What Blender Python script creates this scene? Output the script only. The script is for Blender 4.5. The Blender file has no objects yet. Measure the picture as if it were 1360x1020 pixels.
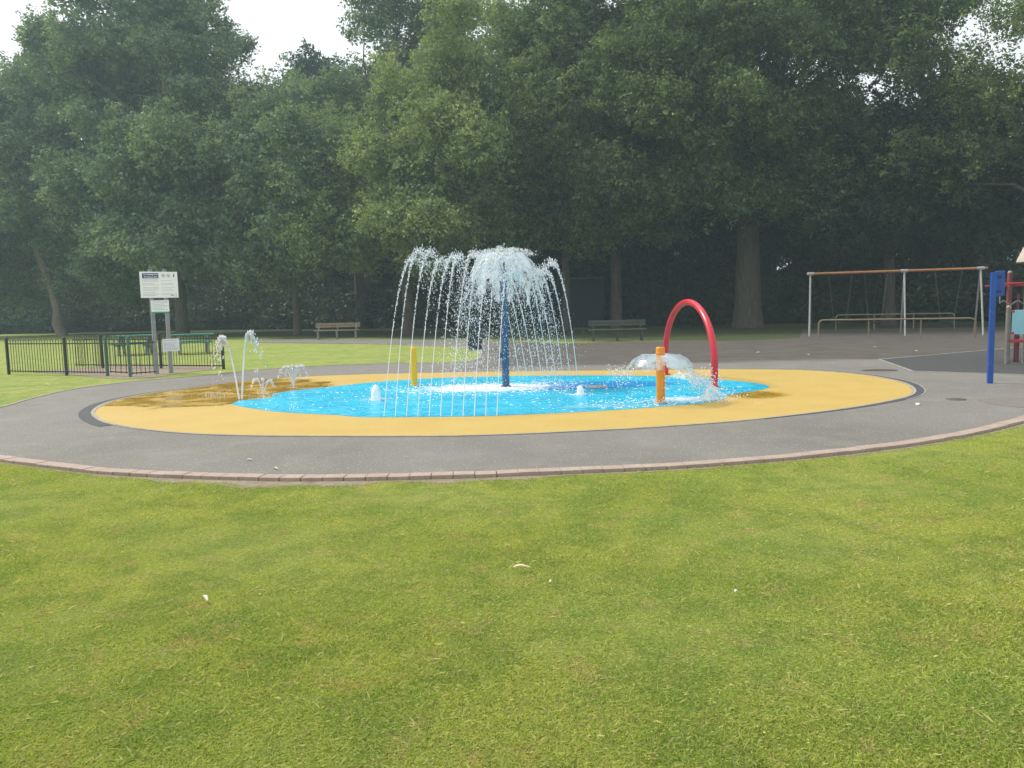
import bpy, bmesh, math, random
import numpy as np
from mathutils import Vector, Matrix
from mathutils.geometry import tessellate_polygon

C = bpy.context.scene.collection
SC = bpy.context.scene
PI = math.pi
R = math.radians

# ------------------------------------------------------------------ camera
CAM_H = 1.6
F = 1060.0
HORIZ = 404.0
TH = math.atan((510 - HORIZ) / F)
RHO = R(1.35)
fw = Vector((0, math.cos(TH), -math.sin(TH)))
r0 = Vector((1, 0, 0)); u0 = r0.cross(fw)
rt = r0 * math.cos(RHO) - u0 * math.sin(RHO)
up = rt.cross(fw)
cam_d = bpy.data.cameras.new('camera'); cam = bpy.data.objects.new('camera', cam_d); C.objects.link(cam)
cam_d.sensor_width = 36; cam_d.lens = F / 1360 * 36; cam_d.clip_end = 2000; cam_d.clip_start = 0.05
M = Matrix.Identity(4)
for i in range(3):
    M[i][0] = rt[i]; M[i][1] = up[i]; M[i][2] = -fw[i]
M[2][3] = CAM_H
cam.matrix_world = M
SC.camera = cam

# ------------------------------------------------------------------ world, sun, exposure
SUN_EL, SUN_AZ = R(50), R(-62)        # azimuth from +Y towards +X
W = bpy.data.worlds.new("World"); SC.world = W; W.use_nodes = True
wn = W.node_tree; wn.nodes.clear()
wo = wn.nodes.new('ShaderNodeOutputWorld'); wb = wn.nodes.new('ShaderNodeBackground')
sky = wn.nodes.new('ShaderNodeTexSky'); sky.sky_type = 'NISHITA'; sky.sun_disc = False
sky.sun_elevation = SUN_EL; sky.sun_rotation = SUN_AZ; sky.dust_density = 5; sky.air_density = 1.5
wm = wn.nodes.new('ShaderNodeMixRGB'); wm.inputs['Fac'].default_value = 0.72
wm.inputs['Color2'].default_value = (11.0, 11.2, 11.4, 1)
wn.links.new(sky.outputs[0], wm.inputs['Color1']); wn.links.new(wm.outputs[0], wb.inputs['Color'])
wb.inputs['Strength'].default_value = 0.105
wn.links.new(wb.outputs[0], wo.inputs['Surface'])

sl = bpy.data.lights.new('sun', 'SUN'); sun = bpy.data.objects.new('sun', sl); C.objects.link(sun)
sl.energy = 3.1; sl.angle = R(11); sl.color = (1.0, 0.95, 0.86)
sd = Vector((math.sin(SUN_AZ) * math.cos(SUN_EL), math.cos(SUN_AZ) * math.cos(SUN_EL), math.sin(SUN_EL)))
sun.rotation_euler = sd.to_track_quat('Z', 'Y').to_euler()
SC.view_settings.view_transform = 'Standard'; SC.view_settings.look = 'None'
SC.view_settings.gamma = 1; SC.view_settings.exposure = 0.22
SC.cycles.volume_bounces = 1; SC.cycles.max_bounces = 8
SC.cycles.transparent_max_bounces = 24
SC.cycles.use_denoising = True
SC.cycles.denoising_prefilter = 'NONE'
SC.cycles.denoising_input_passes = 'RGB_ALBEDO_NORMAL'

# ------------------------------------------------------------------ photo-to-place helpers
def ray(px, py):
    return fw + rt * ((px - 680) / F) + up * ((510 - py) / F)
def G(px, py, z=0.0):
    d = ray(px, py); t = (z - CAM_H) / d.z
    return Vector((d.x * t, d.y * t, z))
def AT(px, py, Y):
    d = ray(px, py); t = Y / d.y
    return Vector((d.x * t, Y, CAM_H + d.z * t))

# ------------------------------------------------------------------ materials
def _new(name):
    m = bpy.data.materials.new(name); m.use_nodes = True
    nt = m.node_tree; b = nt.nodes['Principled BSDF']
    return m, nt, b
def N(nt, t, **kw):
    n = nt.nodes.new(t)
    for k, v in kw.items():
        if k in n.inputs: n.inputs[k].default_value = v
        else: setattr(n, k, v)
    return n
def L(nt, a, b): nt.links.new(a, b)
def noise(nt, vec, scale, detail=4, rough=0.55, dist=0.0):
    n = N(nt, 'ShaderNodeTexNoise'); n.inputs['Scale'].default_value = scale
    n.inputs['Detail'].default_value = detail; n.inputs['Roughness'].default_value = rough
    n.inputs['Distortion'].default_value = dist
    if vec is not None: L(nt, vec, n.inputs['Vector'])
    return n.outputs['Fac']
def ramp(nt, fac, stops):
    r = N(nt, 'ShaderNodeValToRGB'); e = r.color_ramp.elements
    while len(e) < len(stops): e.new(0.5)
    for i, (p, c) in enumerate(stops):
        e[i].position = p
        e[i].color = (c, c, c, 1) if isinstance(c, (int, float)) else (c[0], c[1], c[2], 1)
    L(nt, fac, r.inputs['Fac']); return r.outputs['Color']
def mix(nt, fac, a, b, mode='MIX'):
    n = N(nt, 'ShaderNodeMixRGB'); n.blend_type = mode
    for s, v in (('Fac', fac), ('Color1', a), ('Color2', b)):
        if isinstance(v, (int, float)): n.inputs[s].default_value = v
        elif isinstance(v, tuple): n.inputs[s].default_value = (v[0], v[1], v[2], 1)
        else: L(nt, v, n.inputs[s])
    return n.outputs['Color']
def bump(nt, b, h, strength=0.4, dist=0.02):
    n = N(nt, 'ShaderNodeBump'); n.inputs['Strength'].default_value = strength; n.inputs['Distance'].default_value = dist
    L(nt, h, n.inputs['Height']); L(nt, n.outputs[0], b.inputs['Normal'])
def objco(nt): return N(nt, 'ShaderNodeTexCoord').outputs['Object']
def geopos(nt): return N(nt, 'ShaderNodeNewGeometry').outputs['Position']

def paint(name, c, rough=0.45, c2=None, scale=6.0, worn=None, metallic=0.0, bmp=0.15):
    m, nt, b = _new(name); v = objco(nt)
    c2 = c2 or tuple(x * 0.78 for x in c)
    col = mix(nt, ramp(nt, noise(nt, v, scale, 5), [(0.35, 0), (0.68, 1)]), c, c2)
    if worn: col = mix(nt, ramp(nt, noise(nt, v, scale * 3.1, 6, 0.7), [(0.60, 0), (0.68, 1)]), col, worn)
    L(nt, col, b.inputs['Base Color']); b.inputs['Roughness'].default_value = rough; b.inputs['Metallic'].default_value = metallic
    bump(nt, b, noise(nt, v, scale * 14, 4), bmp, 0.004)
    return m
MT = {}
MT['galv'] = paint('galvanised_steel', (0.30, 0.31, 0.32), 0.5, (0.22, 0.23, 0.24), 5, metallic=0.3)
MT['pale_steel'] = paint('pale_painted_steel', (0.34, 0.35, 0.34), 0.55, (0.24, 0.25, 0.24), 5)
MT['rust_steel'] = paint('yellowed_worn_steel', (0.20, 0.18, 0.13), 0.7, (0.20, 0.14, 0.07), 4, (0.27, 0.27, 0.24))
MT['orange_beam'] = paint('faded_orange_paint', (0.36, 0.155, 0.05), 0.7, (0.27, 0.12, 0.045), 3, (0.28, 0.23, 0.17))
MT['orange'] = paint('orange_paint', (0.82, 0.30, 0.02), 0.3, (0.75, 0.24, 0.02), 4)
MT['yellow_post'] = paint('yellow_paint', (0.85, 0.48, 0.01), 0.3, (0.8, 0.42, 0.01), 4)
MT['red'] = paint('red_paint', (0.62, 0.022, 0.045), 0.28, (0.52, 0.02, 0.04), 2.5)
MT['blue'] = paint('blue_paint', (0.012, 0.08, 0.38), 0.4, (0.01, 0.06, 0.30), 4, (0.03, 0.14, 0.45))
MT['blue_wet'] = paint('blue_post_with_flaking', (0.025, 0.10, 0.22), 0.22, (0.02, 0.08, 0.18), 5, (0.30, 0.42, 0.52))
MT['dark_green'] = paint('dark_green_black_paint', (0.018, 0.030, 0.030), 0.45, (0.03, 0.04, 0.04), 6)
MT['green_post'] = paint('faded_green_paint', (0.05, 0.13, 0.10), 0.5, (0.07, 0.12, 0.11), 6, (0.16, 0.20, 0.19))
MT['teal'] = paint('green_plastic_boards', (0.02, 0.20, 0.13), 0.4, (0.03, 0.26, 0.18), 5)
MT['bench_wood'] = paint('weathered_bench_wood', (0.24, 0.18, 0.11), 0.8, (0.16, 0.12, 0.075), 7, (0.28, 0.24, 0.15))
MT['bench_shaded'] = paint('shaded_bench_wood', (0.060, 0.070, 0.055), 0.8, (0.045, 0.055, 0.04), 7, (0.09, 0.10, 0.075))  # bench wood darkened so the tree shade sits in its colour
MT['concrete'] = paint('bench_concrete', (0.24, 0.24, 0.22), 0.8, (0.18, 0.18, 0.165), 8)
MT['sign_white'] = paint('sign_white', (0.90, 0.90, 0.90), 0.35, (0.86, 0.87, 0.87), 3)
MT['paper'] = paint('laminated_paper', (0.74, 0.76, 0.82), 0.3, (0.70, 0.72, 0.78), 6)
MT['ink_blue'] = paint('sign_header_blue', (0.02, 0.05, 0.19), 0.35)
MT['ink_grey'] = paint('printed_grey', (0.32, 0.33, 0.35), 0.5)
MT['ink_dark'] = paint('printed_dark', (0.05, 0.05, 0.05), 0.5)
MT['ink_red'] = paint('printed_red', (0.5, 0.22, 0.2), 0.5)
MT['ink_green'] = paint('sign_green', (0.02, 0.38, 0.27), 0.4)
MT['panel_blue'] = paint('pale_blue_panel', (0.30, 0.58, 0.70), 0.4, (0.26, 0.52, 0.66), 3)
MT['plum'] = paint('dark_red_post', (0.22, 0.045, 0.06), 0.5, (0.16, 0.04, 0.05), 8, (0.30, 0.22, 0.2))
MT['post_grey'] = paint('weathered_grey_post', (0.20, 0.18, 0.16), 0.7, (0.13, 0.12, 0.11), 9, (0.30, 0.28, 0.26))
MT['red_trim'] = paint('faded_red_trim', (0.45, 0.03, 0.05), 0.45, (0.36, 0.04, 0.05), 8)
MT['beige'] = paint('beige_plastic_roof', (0.46, 0.40, 0.33), 0.5, (0.42, 0.36, 0.30), 3)
MT['bin'] = paint('navy_bin_plastic', (0.02, 0.035, 0.08), 0.4, (0.015, 0.025, 0.06), 5)
MT['hut'] = paint('dark_hut_boards', (0.012, 0.02, 0.03), 0.7, (0.01, 0.015, 0.022), 3)
MT['fascia'] = paint('hut_fascia', (0.16, 0.14, 0.10), 0.8)
MT['chain'] = paint('chain_steel', (0.22, 0.22, 0.2), 0.5, metallic=0.4)
MT['rubber'] = paint('black_rubber', (0.02, 0.02, 0.02), 0.7)
MT['litter'] = paint('pale_litter', (0.75, 0.72, 0.62), 0.6, (0.62, 0.56, 0.42), 30)
MT['leaf_dry'] = paint('dry_leaf', (0.62, 0.50, 0.30), 0.7, (0.72, 0.62, 0.42), 40)
MT['iron'] = paint('iron_cover', (0.09, 0.088, 0.082), 0.7, (0.12, 0.115, 0.105), 12)

def m_asphalt(name, a, b_, speck=(0.42, 0.42, 0.40), sp=0.5, stain=(0.10, 0.09, 0.075), old=False):
    m, nt, b = _new(name); v = geopos(nt)
    col = mix(nt, ramp(nt, noise(nt, v, 90, 6, 0.7), [(0.36, 0), (0.66, 1)]), a, b_)
    col = mix(nt, ramp(nt, noise(nt, v, 0.35, 6, 0.6, 0.6), [(0.45, 0), (0.75, 0.55)]), col, stain)
    col = mix(nt, ramp(nt, noise(nt, v, 1.6, 5, 0.6), [(0.5, 0), (0.8, 0.35)]), col, tuple(x * 1.25 for x in b_))
    vo = N(nt, 'ShaderNodeTexVoronoi'); vo.inputs['Scale'].default_value = 38; L(nt, v, vo.inputs['Vector'])
    dots = ramp(nt, vo.outputs['Distance'], [(0.16, sp), (0.28, 0)])
    pick = ramp(nt, vo.outputs['Color'], [(0.60, 0), (0.64, 1)])
    col = mix(nt, mix(nt, 1.0, dots, pick, 'MULTIPLY'), col, speck)
    if old:                                             # older, leaf-stained tarmac beyond the pad, with tree shade painted in
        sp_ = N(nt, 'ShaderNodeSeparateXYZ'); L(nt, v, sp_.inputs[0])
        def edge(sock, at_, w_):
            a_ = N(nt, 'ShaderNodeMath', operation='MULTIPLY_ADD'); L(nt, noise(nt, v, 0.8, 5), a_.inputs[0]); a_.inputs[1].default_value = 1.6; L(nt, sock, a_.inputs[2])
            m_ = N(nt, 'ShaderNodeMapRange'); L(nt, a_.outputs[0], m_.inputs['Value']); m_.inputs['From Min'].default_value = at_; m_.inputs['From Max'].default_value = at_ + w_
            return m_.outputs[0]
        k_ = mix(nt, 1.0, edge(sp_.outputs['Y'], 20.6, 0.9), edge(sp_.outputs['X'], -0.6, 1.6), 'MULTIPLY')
        old_shaded_c = mix(nt, ramp(nt, noise(nt, v, 1.1, 6, 0.7), [(0.35, 0), (0.65, 1)]), (0.056, 0.048, 0.040), (0.096, 0.083, 0.068))
        old_shaded_c = mix(nt, mix(nt, 1.0, dots, pick, 'MULTIPLY'), old_shaded_c, (0.22, 0.20, 0.17))
        col = mix(nt, k_, col, old_shaded_c)
    L(nt, col, b.inputs['Base Color']); b.inputs['Roughness'].default_value = 0.82
    bump(nt, b, noise(nt, v, 120, 5, 0.7), 0.6, 0.006)
    return m
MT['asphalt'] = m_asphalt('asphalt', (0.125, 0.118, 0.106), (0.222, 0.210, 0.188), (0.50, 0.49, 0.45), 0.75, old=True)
MT['play_tarmac'] = m_asphalt('dark_safety_surface', (0.040, 0.041, 0.042), (0.062, 0.063, 0.064), (0.12, 0.12, 0.12), 0.3, (0.05, 0.05, 0.048))
MT['drain'] = m_asphalt('drain_channel', (0.045, 0.048, 0.055), (0.07, 0.075, 0.085), (0.12, 0.12, 0.13), 0.3, (0.05, 0.05, 0.055))
MT['cream'] = paint('cream_concrete', (0.36, 0.32, 0.25), 0.85, (0.26, 0.235, 0.19), 5, (0.18, 0.16, 0.13), bmp=0.4)
MT['white_line'] = paint('edging_line', (0.32, 0.30, 0.26), 0.8, (0.22, 0.205, 0.18), 4, (0.16, 0.15, 0.13))

def m_brick():
    m, nt, b = _new('kerb_block'); v = geopos(nt)
    col = mix(nt, ramp(nt, noise(nt, v, 3.5, 2), [(0.35, 0), (0.65, 1)]), (0.33, 0.25, 0.205), (0.39, 0.31, 0.255))
    col = mix(nt, ramp(nt, noise(nt, v, 40, 5, 0.7), [(0.45, 0), (0.8, 0.7)]), col, (0.20, 0.155, 0.13))
    L(nt, col, b.inputs['Base Color']); b.inputs['Roughness'].default_value = 0.85
    bump(nt, b, noise(nt, v, 70, 4), 0.5, 0.004); return m
MT['brick'] = m_brick()

def m_soil():
    m, nt, b = _new('bare_soil'); v = geopos(nt)
    col = mix(nt, ramp(nt, noise(nt, v, 14, 6, 0.7), [(0.35, 0), (0.7, 1)]), (0.30, 0.25, 0.18), (0.17, 0.13, 0.085))
    col = mix(nt, ramp(nt, noise(nt, v, 60, 4, 0.7), [(0.6, 0), (0.7, 0.8)]), col, (0.42, 0.37, 0.29))
    L(nt, col, b.inputs['Base Color']); b.inputs['Roughness'].default_value = 0.95
    bump(nt, b, noise(nt, v, 30, 6, 0.7), 0.9, 0.02); return m
MT['soil'] = m_soil()

GRASS_A, GRASS_B = (0.38, 0.46, 0.100), (0.50, 0.53, 0.130)
def grass_patches(nt, v):
    col = mix(nt, ramp(nt, noise(nt, v, 0.55, 5, 0.6, 0.3), [(0.36, 0), (0.64, 1)]), GRASS_A, GRASS_B)
    col = mix(nt, ramp(nt, noise(nt, v, 2.3, 5, 0.65, 0.4), [(0.40, 0.55), (0.56, 0)]), col, (0.21, 0.32, 0.07))
    col = mix(nt, ramp(nt, noise(nt, v, 3.4, 6, 0.7, 0.4), [(0.54, 0), (0.68, 0.75)]), col, (0.56, 0.45, 0.20))
    col = mix(nt, ramp(nt, noise(nt, v, 9.0, 6, 0.75, 0.6), [(0.60, 0), (0.70, 0.7)]), col, (0.42, 0.31, 0.15))
    return col
def m_ground():
    m, nt, b = _new('lawn_ground'); v = geopos(nt)
    col = grass_patches(nt, v)
    col = mix(nt, ramp(nt, noise(nt, v, 38, 6, 0.75), [(0.38, 0.4), (0.62, 0)]), col, (0.15, 0.20, 0.05))
    col = mix(nt, ramp(nt, noise(nt, v, 7.5, 5, 0.75), [(0.62, 0), (0.74, 0.65)]), col, (0.20, 0.155, 0.095))
    col = mix(nt, 1.0, col, (0.80, 0.82, 0.85), 'MULTIPLY')
    # worn band and leaf litter towards the wood, plus tree shade painted into the colour
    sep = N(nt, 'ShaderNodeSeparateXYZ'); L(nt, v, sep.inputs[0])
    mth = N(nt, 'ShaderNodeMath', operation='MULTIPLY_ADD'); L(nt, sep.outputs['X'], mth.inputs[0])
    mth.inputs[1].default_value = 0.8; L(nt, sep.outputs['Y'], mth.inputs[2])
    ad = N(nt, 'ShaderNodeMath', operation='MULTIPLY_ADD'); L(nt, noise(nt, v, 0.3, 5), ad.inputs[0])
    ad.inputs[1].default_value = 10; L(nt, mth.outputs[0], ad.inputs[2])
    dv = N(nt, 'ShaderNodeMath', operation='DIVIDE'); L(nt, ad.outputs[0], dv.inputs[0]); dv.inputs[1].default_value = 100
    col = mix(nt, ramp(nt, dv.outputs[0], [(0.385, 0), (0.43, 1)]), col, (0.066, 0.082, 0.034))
    L(nt, col, b.inputs['Base Color']); b.inputs['Roughness'].default_value = 0.95
    b.inputs['Specular IOR Level'].default_value = 0.15
    bump(nt, b, noise(nt, v, 55, 6, 0.8), 1.0, 0.03); return m
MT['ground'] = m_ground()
def m_blades():
    m = bpy.data.materials.new('grass_blades'); m.use_nodes = True; nt = m.node_tree; nt.nodes.clear()
    o = N(nt, 'ShaderNodeOutputMaterial'); v = geopos(nt)
    at = N(nt, 'ShaderNodeAttribute'); at.attribute_name = 'tint'
    col = grass_patches(nt, v)
    col = mix(nt, ramp(nt, at.outputs['Fac'], [(0.0, 0.7), (0.45, 0)]), col, (0.20, 0.31, 0.06))
    col = mix(nt, ramp(nt, at.outputs['Fac'], [(0.66, 0), (0.97, 0.75)]), col, (0.60, 0.55, 0.26))
    d = N(nt, 'ShaderNodeBsdfDiffuse'); t = N(nt, 'ShaderNodeBsdfTranslucent'); x = N(nt, 'ShaderNodeMixShader')
    L(nt, col, d.inputs[0]); L(nt, mix(nt, 1.0, col, (1.25, 1.25, 0.7), 'MULTIPLY'), t.inputs[0]); x.inputs[0].default_value = 0.35
    L(nt, d.outputs[0], x.inputs[1]); L(nt, t.outputs[0], x.inputs[2]); L(nt, x.outputs[0], o.inputs[0]); return m
MT['blades'] = m_blades()

def m_leaf(name, a, b_, hi, tr=0.28):
    m = bpy.data.materials.new(name); m.use_nodes = True; nt = m.node_tree; nt.nodes.clear()
    o = N(nt, 'ShaderNodeOutputMaterial'); v = geopos(nt)
    at = N(nt, 'ShaderNodeAttribute'); at.attribute_name = 'tint'
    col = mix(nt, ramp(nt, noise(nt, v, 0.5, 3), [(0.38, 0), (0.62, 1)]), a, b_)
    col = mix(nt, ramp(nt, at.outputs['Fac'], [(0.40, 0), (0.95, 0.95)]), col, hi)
    d = N(nt, 'ShaderNodeBsdfDiffuse'); t = N(nt, 'ShaderNodeBsdfTranslucent'); x = N(nt, 'ShaderNodeMixShader')
    L(nt, col, d.inputs[0]); L(nt, mix(nt, 1.0, col, (1.3, 1.35, 0.6), 'MULTIPLY'), t.inputs[0]); x.inputs[0].default_value = tr
    L(nt, d.outputs[0], x.inputs[1]); L(nt, t.outputs[0], x.inputs[2])
    g = N(nt, 'ShaderNodeBsdfGlossy'); g.inputs['Roughness'].default_value = 0.45; x2 = N(nt, 'ShaderNodeMixShader'); x2.inputs[0].default_value = 0.025
    L(nt, x.outputs[0], x2.inputs[1]); L(nt, g.outputs[0], x2.inputs[2]); L(nt, x2.outputs[0], o.inputs[0]); return m
MT['leaf_mid'] = m_leaf('leaves_mid_green', (0.100, 0.165, 0.100), (0.130, 0.200, 0.115), (0.30, 0.36, 0.18))  # paler and bluer: part of the left trees' haze is in the colour
MT['leaf_light'] = m_leaf('leaves_light_green', (0.140, 0.215, 0.088), (0.180, 0.250, 0.100), (0.40, 0.46, 0.18))
MT['leaf_oak'] = m_leaf('leaves_oak_green', (0.062, 0.108, 0.044), (0.085, 0.135, 0.052), (0.24, 0.31, 0.10))
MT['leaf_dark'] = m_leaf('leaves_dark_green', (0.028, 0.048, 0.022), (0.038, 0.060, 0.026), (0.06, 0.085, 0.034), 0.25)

def m_bark(name, a, b_):
    m, nt, b = _new(name); v = objco(nt)
    mp = N(nt, 'ShaderNodeMapping'); mp.inputs['Scale'].default_value = (5, 5, 0.8); L(nt, v, mp.inputs[0])
    n = noise(nt, mp.outputs[0], 2.2, 7, 0.7, 0.4)
    L(nt, mix(nt, ramp(nt, n, [(0.35, 0), (0.65, 1)]), a, b_), b.inputs['Base Color']); b.inputs['Roughness'].default_value = 0.9
    bump(nt, b, n, 1.0, 0.08); return m
MT['bark'] = m_bark('bark_brown', (0.055, 0.046, 0.033), (0.125, 0.105, 0.077))
MT['bark_light'] = m_bark('bark_tan', (0.14, 0.115, 0.085), (0.25, 0.21, 0.155))

# splash-pad surfaces -------------------------------------------------
def dist_mask(nt, v, cx, cy, sx, sy, lo, hi, ns=1.2, amt=0.5):
    """1 inside a noise-edged ellipse round a place on the ground, 0 outside"""
    mp = N(nt, 'ShaderNodeMapping'); mp.inputs['Location'].default_value = (-cx / sx, -cy / sy, 0)
    mp.inputs['Scale'].default_value = (1 / sx, 1 / sy, 0); L(nt, v, mp.inputs[0])
    ln = N(nt, 'ShaderNodeVectorMath', operation='LENGTH'); L(nt, mp.outputs[0], ln.inputs[0])
    ad = N(nt, 'ShaderNodeMath', operation='MULTIPLY_ADD'); L(nt, noise(nt, v, ns, 6, 0.65, 0.5), ad.inputs[0])
    ad.inputs[1].default_value = amt; L(nt, ln.outputs['Value'], ad.inputs[2])
    return ramp(nt, ad.outputs[0], [(lo, 1), (hi, 0)])
def m_yellow():
    m, nt, b = _new('yellow_wet_pour_rubber'); v = geopos(nt)
    col = mix(nt, ramp(nt, noise(nt, v, 1.1, 6, 0.65), [(0.35, 0), (0.7, 1)]), (0.50, 0.362, 0.098), (0.46, 0.318, 0.072))
    col = mix(nt, ramp(nt, noise(nt, v, 90, 4, 0.7), [(0.4, 0.35), (0.6, 0)]), col, (0.30, 0.17, 0.03))
    col = mix(nt, ramp(nt, noise(nt, v, 4.5, 6, 0.7), [(0.68, 0), (0.8, 0.5)]), col, (0.56, 0.48, 0.24))
    c1, c2 = G(290, 524), G(1000, 519)
    w = mix(nt, 1.0, dist_mask(nt, v, c1.x - 0.2, c1.y + 0.6, 3.0, 3.6, 0.95, 1.3), dist_mask(nt, v, c2.x - 0.2, c2.y - 0.6, 0.9, 0.9, 0.7, 1.3), 'LIGHTEN')
    wet = mix(nt, 1.0, w, ramp(nt, noise(nt, v, 1.7, 6, 0.65, 0.4), [(0.22, 0), (0.55, 1)]), 'MULTIPLY')
    col = mix(nt, wet, col, (0.40, 0.245, 0.022))
    L(nt, col, b.inputs['Base Color'])
    L(nt, ramp(nt, wet, [(0.0, 0.75), (1.0, 0.09)]), b.inputs['Roughness'])
    bump(nt, b, noise(nt, v, 30, 5), 0.25, 0.006); return m
MT['yellow'] = m_yellow()
PC = G(672, 513)
def m_pool():
    m, nt, b = _new('blue_pool_floor_under_water_film'); v = geopos(nt)
    mp = N(nt, 'ShaderNodeMapping'); mp.inputs['Scale'].default_value = (0.8, 1.3, 1); L(nt, v, mp.inputs[0])
    col = mix(nt, ramp(nt, noise(nt, mp.outputs[0], 1.1, 6, 0.6, 0.6), [(0.34, 0), (0.66, 1)]), (0.010, 0.42, 0.68), (0.035, 0.56, 0.78))
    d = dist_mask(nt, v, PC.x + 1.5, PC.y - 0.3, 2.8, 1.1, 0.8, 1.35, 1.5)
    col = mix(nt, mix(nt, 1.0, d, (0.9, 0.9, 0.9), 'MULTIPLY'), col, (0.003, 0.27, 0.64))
    fo = ramp(nt, noise(nt, mp.outputs[0], 5.5, 8, 0.75, 1.2), [(0.60, 0), (0.72, 0.7)])
    col = mix(nt, fo, col, (0.45, 0.66, 0.74))
    foam = dist_mask(nt, v, PC.x - 0.35, PC.y - 0.25, 2.2, 1.25, 0.72, 1.5, 3.0, 0.7)
    col = mix(nt, foam, col, (0.80, 0.86, 0.90))
    f2 = dist_mask(nt, v, G(910, 531).x, G(910, 531).y, 1.1, 0.7, 0.62, 1.4, 3.5, 0.8)
    col = mix(nt, mix(nt, 1.0, f2, (0.85, 0.85, 0.85), 'MULTIPLY'), col, (0.70, 0.82, 0.88))
    f3 = dist_mask(nt, v, G(800, 540).x, G(800, 540).y, 1.5, 0.5, 0.7, 1.4, 3.5, 0.8)
    col = mix(nt, mix(nt, 1.0, f3, (0.5, 0.5, 0.5), 'MULTIPLY'), col, (0.30, 0.62, 0.78))
    L(nt, col, b.inputs['Base Color']); b.inputs['Roughness'].default_value = 0.27
    b.inputs['Specular IOR Level'].default_value = 0.4
    mp2 = N(nt, 'ShaderNodeMapping'); mp2.inputs['Scale'].default_value = (1.0, 1.0, 1); L(nt, v, mp2.inputs[0])
    bump(nt, b, noise(nt, mp2.outputs[0], 3.5, 5, 0.6, 1.5), 1.0, 0.08); return m
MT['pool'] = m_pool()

def m_water():
    m = bpy.data.materials.new('water_drops'); m.use_nodes = True; nt = m.node_tree; nt.nodes.clear()
    o = N(nt, 'ShaderNodeOutputMaterial')
    d = N(nt, 'ShaderNodeBsdfDiffuse'); d.inputs[0].default_value = (0.93, 0.95, 0.97, 1)
    t = N(nt, 'ShaderNodeBsdfTranslucent'); t.inputs[0].default_value = (0.9, 0.92, 0.94, 1)
    x = N(nt, 'ShaderNodeMixShader'); x.inputs[0].default_value = 0.35
    g = N(nt, 'ShaderNodeBsdfGlossy'); g.inputs['Roughness'].default_value = 0.15; x2 = N(nt, 'ShaderNodeMixShader'); x2.inputs[0].default_value = 0.2
    L(nt, d.outputs[0], x.inputs[1]); L(nt, t.outputs[0], x.inputs[2]); L(nt, x.outputs[0], x2.inputs[1]); L(nt, g.outputs[0], x2.inputs[2])
    L(nt, x2.outputs[0], o.inputs[0]); return m
MT['water'] = m_water()
MT['froth'] = paint('white_froth', (0.93, 0.95, 0.96), 0.5, (0.86, 0.9, 0.93), 30)
def m_sheet(name, lo, hi, clear=0.12, scale=7.0, zsc=0.6, white=0.9):
    """a thin sheet of water: clear film broken by white froth"""
    m = bpy.data.materials.new(name); m.use_nodes = True; nt = m.node_tree; nt.nodes.clear()
    o = N(nt, 'ShaderNodeOutputMaterial'); v = objco(nt)
    mp = N(nt, 'ShaderNodeMapping'); mp.inputs['Scale'].default_value = (1, 1, zsc); L(nt, v, mp.inputs[0])
    n = noise(nt, mp.outputs[0], scale, 9, 0.75, 1.0)
    fac = ramp(nt, n, [(lo, clear), (hi, white)])
    tr = N(nt, 'ShaderNodeBsdfTransparent'); tr.inputs[0].default_value = (0.93, 0.96, 0.98, 1)
    d = N(nt, 'ShaderNodeBsdfDiffuse'); d.inputs[0].default_value = (0.80, 0.84, 0.87, 1)
    t = N(nt, 'ShaderNodeBsdfTranslucent'); t.inputs[0].default_value = (0.80, 0.85, 0.88, 1)
    g = N(nt, 'ShaderNodeBsdfGlossy'); g.inputs['Roughness'].default_value = 0.12
    x = N(nt, 'ShaderNodeMixShader'); x.inputs[0].default_value = 0.5; L(nt, d.outputs[0], x.inputs[1]); L(nt, t.outputs[0], x.inputs[2])
    x2 = N(nt, 'ShaderNodeMixShader'); x2.inputs[0].default_value = 0.3; L(nt, x.outputs[0], x2.inputs[1]); L(nt, g.outputs[0], x2.inputs[2])
    x3 = N(nt, 'ShaderNodeMixShader'); L(nt, fac, x3.inputs[0]); L(nt, tr.outputs[0], x3.inputs[1]); L(nt, x2.outputs[0], x3.inputs[2])
    L(nt, x3.outputs[0], o.inputs[0]); return m
MT['bell'] = m_sheet('frothy_water_sheet', 0.42, 0.56, 0.20, 4.5)
MT['bell_clear'] = m_sheet('glassy_water_sheet', 0.40, 0.52, 0.12, 2.2, 0.6, 0.55)
MT['skirt'] = m_sheet('broken_water_sheet', 0.46, 0.58, 0.04, 7.0, 0.45)

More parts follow.
